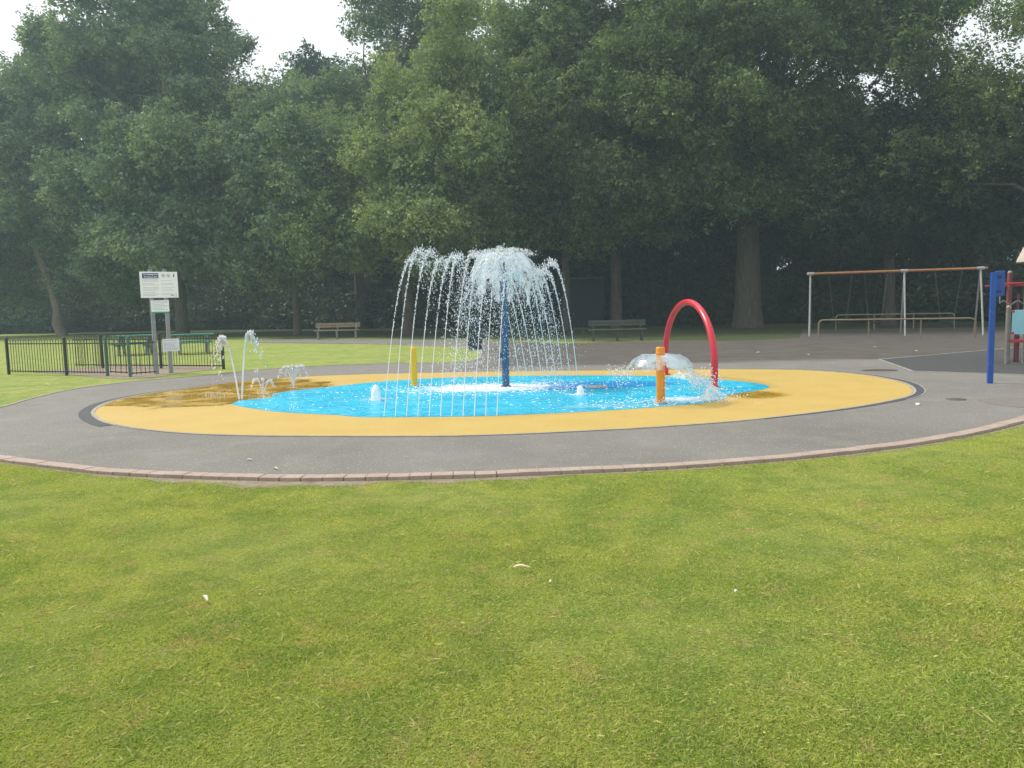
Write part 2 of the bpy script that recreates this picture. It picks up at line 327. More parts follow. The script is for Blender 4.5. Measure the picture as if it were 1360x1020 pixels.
# ------------------------------------------------------------------ mesh tools
class MB:
    def __init__(s): s.v = []; s.f = []; s.sm = []
    def add(s, vs, fs, smooth=False):
        o = len(s.v); s.v += [tuple(v) for v in vs]; s.f += [tuple(i + o for i in f) for f in fs]; s.sm += [smooth] * len(fs); return s
    def box(s, c, d, rz=0.0, rx=0.0, ry=0.0, bev=0.0):
        """box with centre c, size d; bev > 0 chamfers every edge"""
        bm = bmesh.new(); bmesh.ops.create_cube(bm, size=1)
        for v in bm.verts: v.co = Vector((v.co.x * d[0], v.co.y * d[1], v.co.z * d[2]))
        if bev > 0: bmesh.ops.bevel(bm, geom=list(bm.edges), offset=bev, segments=2, affect='EDGES', profile=0.5)
        rot = Matrix.Rotation(rz, 3, 'Z') @ Matrix.Rotation(rx, 3, 'X') @ Matrix.Rotation(ry, 3, 'Y')
        bm.verts.ensure_lookup_table()
        s.add([rot @ v.co + Vector(c) for v in bm.verts], [[v.index for v in f.verts] for f in bm.faces]); bm.free(); return s
    def tube(s, pts, rad, n=10, cap=True, smooth=True):
        pts = [Vector(p) for p in pts]; k = len(pts)
        rad = list(rad) if hasattr(rad, '__len__') else [rad] * k
        vs = []; prev = None
        for i, p in enumerate(pts):
            t = (pts[min(i + 1, k - 1)] - pts[max(i - 1, 0)]).normalized()
            if prev is None:
                a = Vector((1, 0, 0)) if abs(t.x) < 0.9 else Vector((0, 1, 0)); x = (a - t * a.dot(t)).normalized()
            else: x = (prev - t * prev.dot(t)).normalized()
            prev = x; y = t.cross(x)
            for j in range(n):
                a = 2 * PI * j / n; vs.append(p + (x * math.cos(a) + y * math.sin(a)) * rad[i])
        fs = [(i * n + j, i * n + (j + 1) % n, (i + 1) * n + (j + 1) % n, (i + 1) * n + j) for i in range(k - 1) for j in range(n)]
        s.add(vs, fs, smooth)
        if cap: s.add(vs[:n], [tuple(range(n))[::-1]]); s.add(vs[-n:], [tuple(range(n))])
        return s
    def lathe(s, prof, n=24, c=(0, 0, 0), smooth=True):
        vs = [(c[0] + r * math.cos(2 * PI * j / n), c[1] + r * math.sin(2 * PI * j / n), c[2] + z) for r, z in prof for j in range(n)]
        fs = [(i * n + j, i * n + (j + 1) % n, (i + 1) * n + (j + 1) % n, (i + 1) * n + j) for i in range(len(prof) - 1) for j in range(n)]
        return s.add(vs, fs, smooth)
    def prism(s, poly, z0, z1):
        """a flat polygon given thickness; poly is a list of (x, y)"""
        n = len(poly); tris = tessellate_polygon([[Vector((p[0], p[1], 0)) for p in poly]])
        area = sum(poly[i][0] * poly[(i + 1) % n][1] - poly[(i + 1) % n][0] * poly[i][1] for i in range(n))
        top = []
        for t in tris:
            a, b, c_ = [poly[i] for i in t]
            cr = (b[0] - a[0]) * (c_[1] - a[1]) - (b[1] - a[1]) * (c_[0] - a[0])
            top.append(tuple(t) if cr > 0 else (t[0], t[2], t[1]))
        s.add([(p[0], p[1], z1) for p in poly], top)
        sd_ = [(i, (i + 1) % n, n + (i + 1) % n, n + i) for i in range(n)]
        if area < 0: sd_ = [f[::-1] for f in sd_]
        s.add([(p[0], p[1], z0) for p in poly] + [(p[0], p[1], z1) for p in poly], sd_); return s
    def blob(s, c, r, rng, sz=1.0):
        """a small uneven water drop (octahedron)"""
        a = r * rng.uniform(.7, 1.3); b = r * rng.uniform(.7, 1.3); h = r * sz * rng.uniform(.8, 1.4)
        x, y, z = c
        s.add([(x + a, y, z), (x, y + b, z), (x - a, y, z), (x, y - b, z), (x, y, z + h), (x, y, z - h)],
              [(0, 1, 4), (1, 2, 4), (2, 3, 4), (3, 0, 4), (1, 0, 5), (2, 1, 5), (3, 2, 5), (0, 3, 5)], True); return s
    def build(s, name, m, parent=None, loc=None, rz=0):
        me = bpy.data.meshes.new(name); me.from_pydata(s.v, [], s.f); me.materials.append(m)
        me.polygons.foreach_set('use_smooth', s.sm); me.update()
        o = bpy.data.objects.new(name, me); C.objects.link(o)
        if parent: o.parent = parent
        if loc is not None: o.location = loc; o.rotation_euler.z = rz
        return o
def np_mesh(name, verts, quads, m, tint=None, parent=None, k=4):
    me = bpy.data.meshes.new(name); nv = len(verts); nf = len(quads)
    me.vertices.add(nv); me.vertices.foreach_set('co', np.ascontiguousarray(verts, dtype=np.float32).ravel())
    me.loops.add(nf * k); me.loops.foreach_set('vertex_index', np.ascontiguousarray(quads, dtype=np.int32).ravel())
    me.polygons.add(nf); me.polygons.foreach_set('loop_start', np.arange(0, nf * k, k, dtype=np.int32))
    me.update(calc_edges=True)
    if tint is not None:
        a = me.attributes.new('tint', 'FLOAT', 'FACE'); a.data.foreach_set('value', tint.astype(np.float32))
    me.materials.append(m)
    o = bpy.data.objects.new(name, me); C.objects.link(o)
    if parent: o.parent = parent
    return o
def tag(o, label, cat, group=None):
    o['label'] = label; o['category'] = cat
    if group: o['group'] = group
    return o
def kind(o, k):
    o['kind'] = k; return o
def empty(name, loc, rz=0):
    o = bpy.data.objects.new(name, None); C.objects.link(o); o.location = loc; o.rotation_euler.z = rz; o.empty_display_size = 0.2; return o
def copy_tree(o, parent=None):
    c = o.copy(); C.objects.link(c); c.parent = parent
    for ch in list(o.children): copy_tree(ch, c)
    return c
def catmull(pts, closed=False, n=8):
    P = [Vector((p[0], p[1])) for p in pts]; k = len(P); out = []
    rng_ = range(k if closed else k - 1)
    for i in rng_:
        if closed: a, b, c, d = P[(i - 1) % k], P[i], P[(i + 1) % k], P[(i + 2) % k]
        else: a, b, c, d = P[max(i - 1, 0)], P[i], P[i + 1], P[min(i + 2, k - 1)]
        for j in range(n):
            t = j / n
            out.append(0.5 * ((2 * b) + (c - a) * t + (2 * a - 5 * b + 4 * c - d) * t * t + (3 * b - 3 * c + d - a) * t ** 3))
    if not closed: out.append(P[-1])
    return out
def gp(lst): return [G(x, y).xy for x, y in lst]
def resample(pts, step):
    out = [pts[0].copy()]; acc = 0.0
    for a, b in zip(pts, pts[1:]):
        d = (b - a).length; t = step - acc
        while t <= d:
            out.append(a + (b - a) * (t / d)); t += step
        acc = (acc + d) % step
    return out
def offset(pts, d, closed=False):
    out = []; n = len(pts)
    for i in range(n):
        a = pts[(i - 1) % n] if closed or i > 0 else pts[i]; b = pts[(i + 1) % n] if closed or i < n - 1 else pts[i]
        t = (b - a).normalized(); out.append(pts[i] + Vector((t.y, -t.x)) * d)
    return out
def strip(mb, A, B, z0, z1, closed=False):
    """a raised band between two polylines"""
    n = len(A); vs = [(p.x, p.y, z1) for p in A] + [(p.x, p.y, z1) for p in B] + [(p.x, p.y, z0) for p in A] + [(p.x, p.y, z0) for p in B]
    fs = []
    for i in range(n if closed else n - 1):
        j = (i + 1) % n
        fs += [(i, n + i, n + j, j), (2 * n + i, i, j, 2 * n + j), (n + i, 3 * n + i, 3 * n + j, n + j)]
    mb.add(vs, fs); return mb

# ------------------------------------------------------------------ the ground
ZG = -0.03
gx = np.linspace(-260, 260, 9)
mb = MB(); nn = len(gx)
mb.add([(x, y, ZG) for y in gx for x in gx], [(j * nn + i, j * nn + i + 1, (j + 1) * nn + i + 1, (j + 1) * nn + i) for j in range(nn - 1) for i in range(nn - 1)])
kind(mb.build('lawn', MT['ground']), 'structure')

near_kerb = gp([(-260, 560), (-150, 578), (-60, 594), (0, 604.5), (80, 615), (176, 624.5), (353, 630.5), (450, 630.7), (551, 629), (650, 626), (700, 623.7), (860, 617),
                (960, 610.5), (1040, 604), (1115, 596.5), (1185, 588), (1235, 580.5), (1282, 572), (1325, 562), (1360, 552), (1420, 530), (1500, 508)])
left_kerb = gp([(-260, 560), (-150, 553), (-60, 549), (0, 541.5), (38, 531), (76, 521.5), (115, 514.5), (164, 508.5), (210, 504), (260, 500), (327, 493), (410, 487), (513, 483), (600, 481.5), (632, 478), (640, 471), (636, 465), (600, 460), (500, 456.5), (400, 455.3), (335, 454.6)])
nk = catmull(near_kerb, n=10); lk = catmull(left_kerb, n=8)
far_edge = gp([(335, 451), (400, 450.5), (500, 450.8), (620, 452), (740, 456), (860, 454), (1000, 452), (1062, 449), (1066, 437.5), (1360, 434), (1800, 424)])
outline = list(reversed(nk)) + lk[1:] + far_edge + [Vector((30, 25))]
mb = MB(); mb.prism([(p.x, p.y) for p in outline], -0.08, 0.0)
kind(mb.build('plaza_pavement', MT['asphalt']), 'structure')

# yellow pad and its rings
yellow = gp([(127, 551), (130, 543), (146, 535), (172, 528.5), (210, 521.5), (260, 515.5), (310, 508), (360, 503.5), (427, 499.5), (500, 497), (593, 495), (676, 493.6), (780, 492.6), (840, 491.8), (930, 490.8), (1040, 491.3),
             (1100, 494), (1150, 499), (1193, 507.5), (1211, 517), (1203, 526.5), (1155, 537), (1091, 546.5), (1000, 557), (930, 563), (840, 569), (780, 572), (690, 576.3), (593, 579), (500, 579.4), (380, 579), (310, 577.8), (260, 576), (210, 572), (172, 567), (142, 560.5)])
ye = catmull(yellow, True, 8)
mb = MB(); mb.prism([(p.x, p.y) for p in ye], -0.02, 0.006); kind(mb.build('splash_pad_floor', MT['yellow']), 'structure')
# ring goes clockwise in plan? choose the outward side by testing the area
area = sum(ye[i].x * ye[(i + 1) % len(ye)].y - ye[(i + 1) % len(ye)].x * ye[i].y for i in range(len(ye)))
sg = 1 if area > 0 else -1
o1 = offset(ye, sg * 0.003, True); o2 = offset(ye, sg * 0.06, True); o3 = offset(ye, sg * 0.30, True)
mb = MB(); strip(mb, o1, o2, -0.02, 0.012, True); kind(mb.build('pad_edging', MT['cream']), 'structure')
nf_ = len(ye); seg = [i % nf_ for i in range(nf_ - 12, nf_ + 8 * 23)]      # from the lower-left end round the far side
mb = MB(); A = [o2[i] for i in seg]; B = [o3[i] for i in seg]
k_ = len(A)
for i in range(k_):                                                      # tapers away towards the lower-right end
    t = min(1.0, (k_ - 1 - i) / 40); q = (1 if i < 150 else t) * (0.40 + 0.35 * min(1, abs(i - 8 * 13) / 80))
    A[i] = A[i] + (B[i] - A[i]) * 0.012; B[i] = A[i] + (B[i] - A[i]) * max(q, 0.05)
strip(mb, A, B, -0.02, 0.005); kind(mb.build('drain_channel', MT['drain']), 'structure')
mb = MB(); strip(mb, B[130:176], offset(B, sg * 0.02)[130:176], -0.02, 0.007); kind(mb.build('channel_edging', MT['white_line']), 'structure')

pool = gp([(309, 537.5), (320, 533), (340, 530.5), (362, 528), (364, 523.5), (403, 518), (447, 513.5), (493, 508.5), (545, 504.5), (600, 502), (680, 500), (760, 499), (840, 499.5), (900, 501), (955, 504.5), (1000, 509), (1021, 513.5),
           (1012, 518), (985, 522), (968, 525), (962, 530), (935, 535.5), (880, 540.5), (800, 546), (700, 551), (620, 553.7), (540, 554.6), (480, 554.5), (450, 552), (400, 549.5), (365, 547), (335, 543)])
pe = catmull(pool, True, 6)
mb = MB(); mb.prism([(p.x, p.y) for p in pe], 0.0, 0.011); kind(mb.build('pool_water', MT['pool']), 'structure')

# kerb blocks
rng = random.Random(5)
mb = MB(); kp = resample(nk, 0.205)
for a, b_ in zip(kp, kp[1:]):
    m_ = (a + b_) / 2; d = (b_ - a).normalized(); ang = math.atan2(d.y, d.x); nrm = Vector((d.y, -d.x))
    c = m_ + nrm * 0.07
    mb.box((c.x, c.y, -0.038 + rng.uniform(-.002, .004)), (0.2015, 0.155 + rng.uniform(-.004, .004), 0.09), ang + rng.uniform(-.008, .008), bev=0.006)
kind(mb.build('kerb', MT['brick']), 'structure')
mb = MB(); lk2 = [p for p in lk if True]
strip(mb, offset(lk2, -0.001), offset(lk2, -0.055), -0.06, 0.012); kind(mb.build('path_edging', MT['cream']), 'structure')
# bare soil along the kerb
mb = MB(); npt = []
kk = resample(nk, 0.05); base = offset(kk, 0.15)
for i, p in enumerate(base):
    w = np.clip(min((p.x + 4.3) / 0.8, (0.5 - p.x) / 0.9), 0, 1)
    w = 0.05 + w * (0.12 + 0.07 * math.sin(p.x * 2.3 + 0.6) + 0.05 * math.sin(p.x * 7.1)) + rng.uniform(0, .03)
    npt.append(p + (p - kk[i]).normalized() * float(w))
strip(mb, base, npt, -0.06, -0.027); kind(mb.build('soil', MT['soil']), 'structure')
# soil apron at the fence
ap = catmull(gp([(45, 492.5), (100, 488), (160, 484.5), (230, 484), (285, 484.5), (285, 489), (240, 494.5), (205, 500), (160, 502), (120, 499), (80, 495)]), True, 5)
mb = MB(); mb.prism([(p.x, p.y) for p in ap], -0.06, -0.02); kind(mb.build('soil', MT['soil']), 'structure')

# darker play surface with its edging
ps = gp([(1168, 477.5), (1260, 469.5), (1335, 463), (1500, 452), (1700, 510), (1360, 498), (1212, 493)])
mb = MB(); mb.prism([(p.x, p.y) for p in ps], -0.02, 0.004); kind(mb.build('play_surface', MT['play_tarmac']), 'structure')
mb = MB()
for i, j in ((0, 1), (1, 2), (2, 3), (5, 6), (6, 0)):
    a, b_ = ps[i], ps[j]; d = (b_ - a).normalized(); n_ = Vector((d.y, -d.x)) * 0.03
    strip(mb, [a - n_, b_ - n_], [a + n_, b_ + n_], -0.02, 0.008 + 0.0003 * i)
kind(mb.build('play_surface_edging', MT['white_line']), 'structure')
# patch of old paving at the right
pp = gp([(1298, 531), (1330, 528), (1420, 530), (1420, 543), (1350, 541), (1312, 536)])
mb = MB(); mb.prism([(p.x, p.y) for p in pp], -0.02, 0.004); kind(mb.build('paving_patch', paint('pink_paving', (0.18, 0.158, 0.14), 0.85, (0.145, 0.13, 0.115), 6)), 'structure')

# ------------------------------------------------------------------ grass blades on the near lawn
rg = np.random.default_rng(3)
kx = np.array([p.x for p in nk]); ky = np.array([p.y for p in nk])
o_ = np.argsort(kx); kx, ky = kx[o_], ky[o_]
def soilw(x):
    w = np.clip(np.minimum((x + 4.3) / 0.8, (0.5 - x) / 0.9), 0, 1)
    return 0.03 + w * (0.09 + 0.07 * np.sin(x * 2.3 + 0.6) + 0.05 * np.sin(x * 7.1) + 0.03 * np.sin(x * 17))
def blades(n, ylo, yhi, spread, h, seed_):
    r = np.random.default_rng(seed_)
    y = ylo + (yhi - ylo) * r.random(n) ** 1.35; x = (r.random(n) * 2 - 1) * (y * 0.70 + spread)
    lim = np.interp(x, kx, ky) - 0.15 - soilw(x) + 0.02 - 0.06 * r.random(n)
    k = y < lim; x, y = x[k], y[k]; n = len(x)
    # thin out where the turf is worn
    w = np.sin(x * 3.1 + 1.3 * np.sin(y * 2.3)) * np.sin(y * 3.7 + 1.7 * np.sin(x * 1.9)) + 0.6 * np.sin(x * 9 + y * 7) * np.sin(y * 11 - x * 5)
    k = r.random(n) > np.clip((w - 0.75) * 1.2, 0, 0.45); x, y, w = x[k], y[k], w[k]; n = len(x)
    hh = h * (0.55 + 0.9 * r.random(n) ** 1.6) * (1 + 0.30 * np.sin(x * 1.7 + y * 0.9) * np.sin(y * 2.1)); wd = 0.0016 + 0.0014 * r.random(n)
    a = r.random(n) * 2 * PI; la = r.random(n) * 2 * PI; lg = r.random(n) < 0.005; ln = (0.008 + 0.022 * r.random(n)) * (1 + 1.2 * lg); hh = hh * (1 + 0.8 * lg)
    dx, dy = np.cos(a) * wd, np.sin(a) * wd
    z0 = np.full(n, ZG - 0.003)
    p0 = np.stack([x - dx, y - dy, z0], 1); p1 = np.stack([x + dx, y + dy, z0], 1)
    mx = x + np.cos(la) * ln * 0.35; my = y + np.sin(la) * ln * 0.35
    p2 = np.stack([mx + dx * .8, my + dy * .8, z0 + hh * .65], 1)
    p3 = np.stack([x + np.cos(la) * ln, y + np.sin(la) * ln, z0 + hh], 1)
    V = np.stack([p0, p1, p2, p3], 1).reshape(-1, 3)
    return V, np.arange(n * 4).reshape(-1, 4), np.where(lg, 0.97, r.random(n))
V1, Q1, T1 = blades(1150000, 1.9, 9.5, 0.8, 0.012, 1)
g = np_mesh('grass', V1, Q1, MT['blades'], T1)
kind(g, 'stuff'); g['label'] = 'short mown green grass of the near lawn'; g['category'] = 'grass'

# ------------------------------------------------------------------ trees
def leaves(cl, rc, n, leaf, r, flat=0.8, droop=0.12):
    """leaf faces round clump centres cl (K,3) of radius rc (K,)"""
    K = len(cl); nt_ = max(1, n // 15); tw = np.repeat(np.arange(K), nt_); mt = len(tw)      # twigs, then leaves on each twig
    d = r.normal(size=(mt, 3)); d /= np.linalg.norm(d, axis=1)[:, None]
    off = d * (rc[tw] * (0.25 + 0.95 * r.random(mt) ** 0.7))[:, None]; off[:, 2] *= flat
    off[:, 2] -= droop * (off[:, 0] ** 2 + off[:, 1] ** 2) / np.maximum(rc[tw], 0.1)
    tp = cl[tw] + off; q = 15; idx = np.repeat(np.arange(mt), q); m = len(idx); ax_ = d + r.normal(size=(mt, 3)) * 0.5
    ax_ /= np.linalg.norm(ax_, axis=1)[:, None]
    g_ = r.normal(size=(m, 3)) * leaf * 0.85; g_[:, 2] *= 0.6
    p = tp[idx] + g_ + ax_[idx] * (r.random(m) * leaf * 4.0 - leaf)[:, None]
    d = d[idx] * 0.7 + g_ / leaf * 0.5; ctint = np.repeat(r.random(K) ** 1.5 * 0.42, nt_ * q); ttint = r.random(mt)[idx] * 0.3
    nn_ = d * 0.6 + np.array([0, 0, 0.55]) + r.normal(size=(m, 3)) * 0.55; nn_ /= np.linalg.norm(nn_, axis=1)[:, None]
    a = np.cross(nn_, r.normal(size=(m, 3))); a /= np.linalg.norm(a, axis=1)[:, None]; b = np.cross(nn_, a)
    s = leaf * (0.55 + 0.9 * r.random(m)); A = a * s[:, None] * 0.62; B = b * s[:, None] * 0.36
    V = np.stack([p - A, p + B - A * 0.1, p + A, p - B - A * 0.1], 1).reshape(-1, 3)
    return V, r.random(m) * 0.4 + ctint + ttint
def crown_pts(ells, seed_, dens=1.0, bough=0.32, low=-0.55):
    r = np.random.default_rng(seed_); cs = []; rs = []; bs = []
    for (x, y, z, rx, ry, rz) in ells:
        ar = (rx * rz + ry * rz + rx * ry) / 3
        nb = max(8, int(ar * 0.80 * dens))
        m = 0
        while m < nb:
            d = r.normal(size=3); d /= np.linalg.norm(d)
            if d[2] < low and r.random() < 0.75: continue
            m += 1
            f = r.uniform(0.62, 0.97) if r.random() < 0.8 else r.uniform(0.25, 0.6)
            bc = np.array([x, y, z]) + d * np.array([rx, ry, rz]) * f
            br = bough * min(rx, ry, rz) * r.uniform(0.65, 1.3); br = min(max(br, 1.2), 2.7)
            bs.append(bc)
            for q in range(int(r.integers(15, 24))):
                e = r.normal(size=3); e /= np.linalg.norm(e); e = e + d * 0.30 + np.array([0, 0, 0.45]); e[2] *= 0.85
                cs.append(bc + e * br * r.uniform(0.45, 1.0)); rs.append(r.uniform(0.42, 0.90))
    return np.array(cs), np.array(rs), bs
def tree(name, label, base, rad, ells, leafm, bark, seed_, lean=(0, 0), fork=0.45, leaf=0.17, per=85, dens=1.0, cat='tree', group='trees at the edge of the wood', bough=0.32, low=-0.55, limbs=14, fill=1.0):
    r = random.Random(seed_)
    t = empty(name, (base[0], base[1], ZG)); tag(t, label, cat, group)
    cs, rs, bs = crown_pts(ells, seed_, dens, bough, low)
    V, T = leaves(cs, rs, int(per * 1.9), leaf * 0.72, np.random.default_rng(seed_ + 1))
    rq = np.random.default_rng(seed_ + 2); ic = []
    for (x, y, z, rx, ry, rz) in ells:                      # the leafy inside of the crown
        m_ = int(rx * ry * rz * 1.3 * dens * fill); d_ = rq.normal(size=(m_, 3)); d_ /= np.linalg.norm(d_, axis=1)[:, None]
        ic.append(np.array([x, y, z]) + d_ * np.array([rx, ry, rz]) * (rq.random(m_) ** 0.4 * 0.76)[:, None])
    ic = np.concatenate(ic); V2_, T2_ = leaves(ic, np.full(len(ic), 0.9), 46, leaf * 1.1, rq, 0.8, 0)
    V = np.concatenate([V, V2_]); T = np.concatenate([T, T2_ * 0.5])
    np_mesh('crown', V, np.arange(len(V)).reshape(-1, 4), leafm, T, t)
    top = max(e[2] for e in ells); H = top * fork
    cx = sum(e[0] for e in ells) / len(ells); cy = sum(e[1] for e in ells) / len(ells)
    mb = MB(); k = 9; pts = []; rr = []
    for i in range(k):
        u = i / (k - 1); z = -0.15 + (top + 0.15) * u
        ax = lean[0] * min(u / max(fork, .1), 1) ** 2.0 + (cx - lean[0]) * max(0, u - fork) / max(1 - fork, .01)
        ay = lean[1] * math.sin(min(u / max(fork, .1), 1) * PI / 2) + (cy - lean[1]) * max(0, u - fork) / max(1 - fork, .01)
        pts.append((ax + (r.uniform(-.08, .08) if i > 1 else 0), ay, z)); rr.append(rad * (1.0 - 0.75 * u))
    pts.insert(1, (0, 0, 0.25)); rr.insert(1, rad * 1.12); rr[0] = rad * 1.35
    pts.insert(2, (lean[0] * .1, lean[1] * .1, 0.9)); rr.insert(2, rad * 1.02)
    mb.tube(pts, rr, 14)
    P = [Vector(p) for p in pts]
    bb = sorted(bs, key=lambda b_: r.random())[:limbs]
    for b_ in bb:
        e = Vector(b_); zz = min(max(e.z * r.uniform(0.45, 0.75), H * 0.8), top * 0.95)
        i = min(range(3, len(P)), key=lambda q: abs(P[q].z - zz)); s_ = P[i]
        mid = s_.lerp(e, 0.5) + Vector((r.uniform(-.5, .5), r.uniform(-.5, .5), r.uniform(0, .9)))
        r0_ = rr[i] * r.uniform(0.28, 0.5)
        mb.tube([s_, s_.lerp(mid, .5) + Vector((0, 0, .15)), mid, mid.lerp(e, .5), e], [r0_, r0_ * .8, r0_ * .6, r0_ * .4, r0_ * .15], 7, False)
    mb.build('trunk', bark, t)
    return t
def E(base, px, py, Y, rx, ry, rz):
    """an ellipsoid of crown centred on a place seen at px, py, Y metres off"""
    p = AT(px, py, Y); return (p.x - base.x, p.y - base.y, p.z, rx, ry, rz)

b1 = G(82, 441.5)
b1 = Vector((G(82, 446).x, G(82, 446).y, 0))
YL = b1.y
tree('ash_tree', 'leaning tree with a bare tan trunk standing behind the black railings', b1, 0.36,
     [E(b1, 20, 235, YL, 5.6, 5, 4.2), E(b1, 120, 140, YL + 2, 5.2, 5, 4.8), E(b1, 20, 168, YL + 3, 5, 5, 4.3), E(b1, 80, 290, YL - 1, 4.5, 4.5, 3.2), E(b1, -60, 320, YL, 6, 5, 5), E(b1, 130, 360, YL + 3, 4.5, 4, 3.2), E(b1, 30, 380, YL + 4, 4.5, 3, 3.0)],
     MT['leaf_mid'], MT['bark_light'], 11, lean=(-2.9, 0), fork=0.55, leaf=0.24, per=85)
b2 = Vector((G(243, 445).x, G(243, 445).y, 0)); Y2 = b2.y
tree('ash_tree', 'broad rounded tree rising behind the white notice board', b2, 0.42,
     [E(b2, 190, 65, Y2 + 5, 7.2, 6.5, 5.6), E(b2, 240, 235, Y2 - 2, 6.0, 5, 3.9), E(b2, 235, 325, Y2 - 3, 4.6, 4, 3.0), E(b2, 150, 250, Y2, 4.2, 4, 4), E(b2, 280, 176, Y2 + 3, 4.6, 5, 3.8), E(b2, 170, 355, Y2 + 1, 3.4, 3, 2.8), E(b2, 320, 335, Y2 - 1, 3.6, 3.4, 2.8)],
     MT['leaf_mid'], MT['bark'], 21, leaf=0.23, per=85)
b3 = Vector((G(395, 444).x, G(395, 444).y, 0)); Y3 = b3.y
tree('ash_tree', 'slender fork-trunked tree behind the pale bench on the path', b3, 0.22,
     [E(b3, 380, 226, Y3 + 3, 4.6, 4.5, 4.8), E(b3, 340, 250, Y3 + 1, 4.0, 4, 4.5), E(b3, 400, 142, Y3 + 8, 4.2, 4, 1.9), E(b3, 400, 320, Y3 + 3, 4.4, 4, 2.6), E(b3, 350, 350, Y3 + 2, 3.2, 3, 2.4), E(b3, 400, 300, Y3 - 3, 3.4, 2.6, 3.4), E(b3, 395, 215, Y3 - 2, 3, 2.6, 3.2)],
     MT['leaf_mid'], MT['bark'], 31, leaf=0.21, per=85)
b4 = Vector((G(543, 443).x, G(543, 443).y, 0)); Y4 = b4.y
tree('lime_tree', 'tall pale green tree directly behind the water jets', b4, 0.36,
     [E(b4, 600, 210, Y4 - 3, 4.9, 4.5, 3.8), E(b4, 650, 110, Y4 - 1, 4.9, 4.5, 4.1), E(b4, 560, 290, Y4 - 4, 3.4, 3.3, 2.5), E(b4, 470, 300, Y4, 3.6, 3.5, 2.6), E(b4, 500, 200, Y4 + 3, 3.8, 3.5, 3.6), E(b4, 660, 250, Y4, 4.4, 4, 3.6), E(b4, 580, 110, Y4 + 1, 2.9, 3, 2.5), E(b4, 620, 325, Y4 - 1, 3.4, 3, 1.9), E(b4, 510, 340, Y4 + 2, 2.6, 2.6, 1.9)],
     MT['leaf_light'], MT['bark'], 41, leaf=0.17, per=90)
b5 = Vector((G(480, 436).x, G(480, 436).y, 0)); Y5 = b5.y
tree('ash_tree', 'thin-topped tree with sky showing through beside the open gap of sky', b5, 0.45,
     [E(b5, 548, 25, Y5, 4.8, 5, 5.5), E(b5, 515, 175, Y5, 4.4, 5, 5.0), E(b5, 610, 40, Y5 + 2, 6, 5, 6)],
     MT['leaf_mid'], MT['bark'], 51, leaf=0.24, per=40, dens=0.85, fill=0.12)
b6 = Vector((G(753, 438).x, G(753, 438).y, 0)); Y6 = b6.y
tree('oak_tree', 'dark trunked tree behind the falling water, nearest the dark hut', b6, 0.27,
     [E(b6, 760, 90, Y6, 4.8, 5, 5.0), E(b6, 740, 250, Y6, 4.5, 4, 3.2)],
     MT['leaf_oak'], MT['bark'], 61, leaf=0.19, per=80)
b7 = Vector((G(819, 436).x, G(819, 436).y, 0)); Y7 = b7.y
tree('oak_tree', 'dark tree with a straight trunk behind the shaded bench', b7, 0.36,
     [E(b7, 840, 60, Y7, 6, 5, 6.5), E(b7, 850, 250, Y7, 5, 4, 2.8), E(b7, 770, 300, Y7, 3.2, 3, 1.7), E(b7, 835, 295, Y7 - 3, 2.8, 2.4, 2.0)],
     MT['leaf_oak'], MT['bark'], 71, leaf=0.2, per=80, fill=0.5)
b8 = Vector((G(993, 434).x, G(993, 434).y, 0)); Y8 = b8.y
tree('oak_tree', 'huge spreading oak with a thick flared trunk behind the red arch', b8, 0.78,
     [E(b8, 980, 60, Y8, 7.5, 7, 5.0), E(b8, 1130, 90, Y8 - 1, 6.5, 6, 5.0), E(b8, 850, 160, Y8 - 2, 4.9, 5, 3.0), E(b8, 1110, 215, Y8 - 2, 6.0, 5, 3.2), E(b8, 860, 240, Y8 - 3, 3.3, 3.3, 1.9), E(b8, 980, 190, Y8 + 3, 6, 4, 3.6), E(b8, 1180, 20, Y8, 5.0, 5, 4.5), E(b8, 985, 165, Y8 - 5, 4.2, 2.6, 2.6), E(b8, 920, 265, Y8 - 4.5, 2.6, 2.4, 1.8), E(b8, 1050, 275, Y8 - 2, 3.4, 3, 1.9), E(b8, 900, 60, Y8 - 3, 4.4, 4, 3.6)],
     MT['leaf_oak'], MT['bark'], 81, leaf=0.17, per=85, fork=0.5, limbs=22, fill=0.55, dens=0.92)
b9 = Vector((G(1420, 434).x, G(1420, 434).y, 0)); Y9 = b9.y
tree('oak_tree', 'lacy tree with sky showing through its leaves, beyond the blue post', b9, 0.5,
     [E(b9, 1350, 60, Y9, 3.2, 4, 4.4), E(b9, 1440, 120, Y9, 5.2, 5, 6), E(b9, 1335, 190, Y9, 3.6, 3.5, 2.6)],
     MT['leaf_oak'], MT['bark'], 91, leaf=0.15, per=42, dens=0.75, fill=0.12, limbs=6)
b10 = Vector((G(1180, 431).x, G(1180, 431).y, 0)); Y10 = b10.y
tree('oak_tree', 'dark low-branched tree hanging over the swings', b10, 0.34,
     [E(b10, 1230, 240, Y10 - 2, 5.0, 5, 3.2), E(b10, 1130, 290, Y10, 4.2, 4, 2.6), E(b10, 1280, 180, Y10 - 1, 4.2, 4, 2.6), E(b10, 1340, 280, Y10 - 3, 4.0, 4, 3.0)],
     MT['leaf_dark'], MT['bark'], 101, leaf=0.17, per=80, limbs=3)

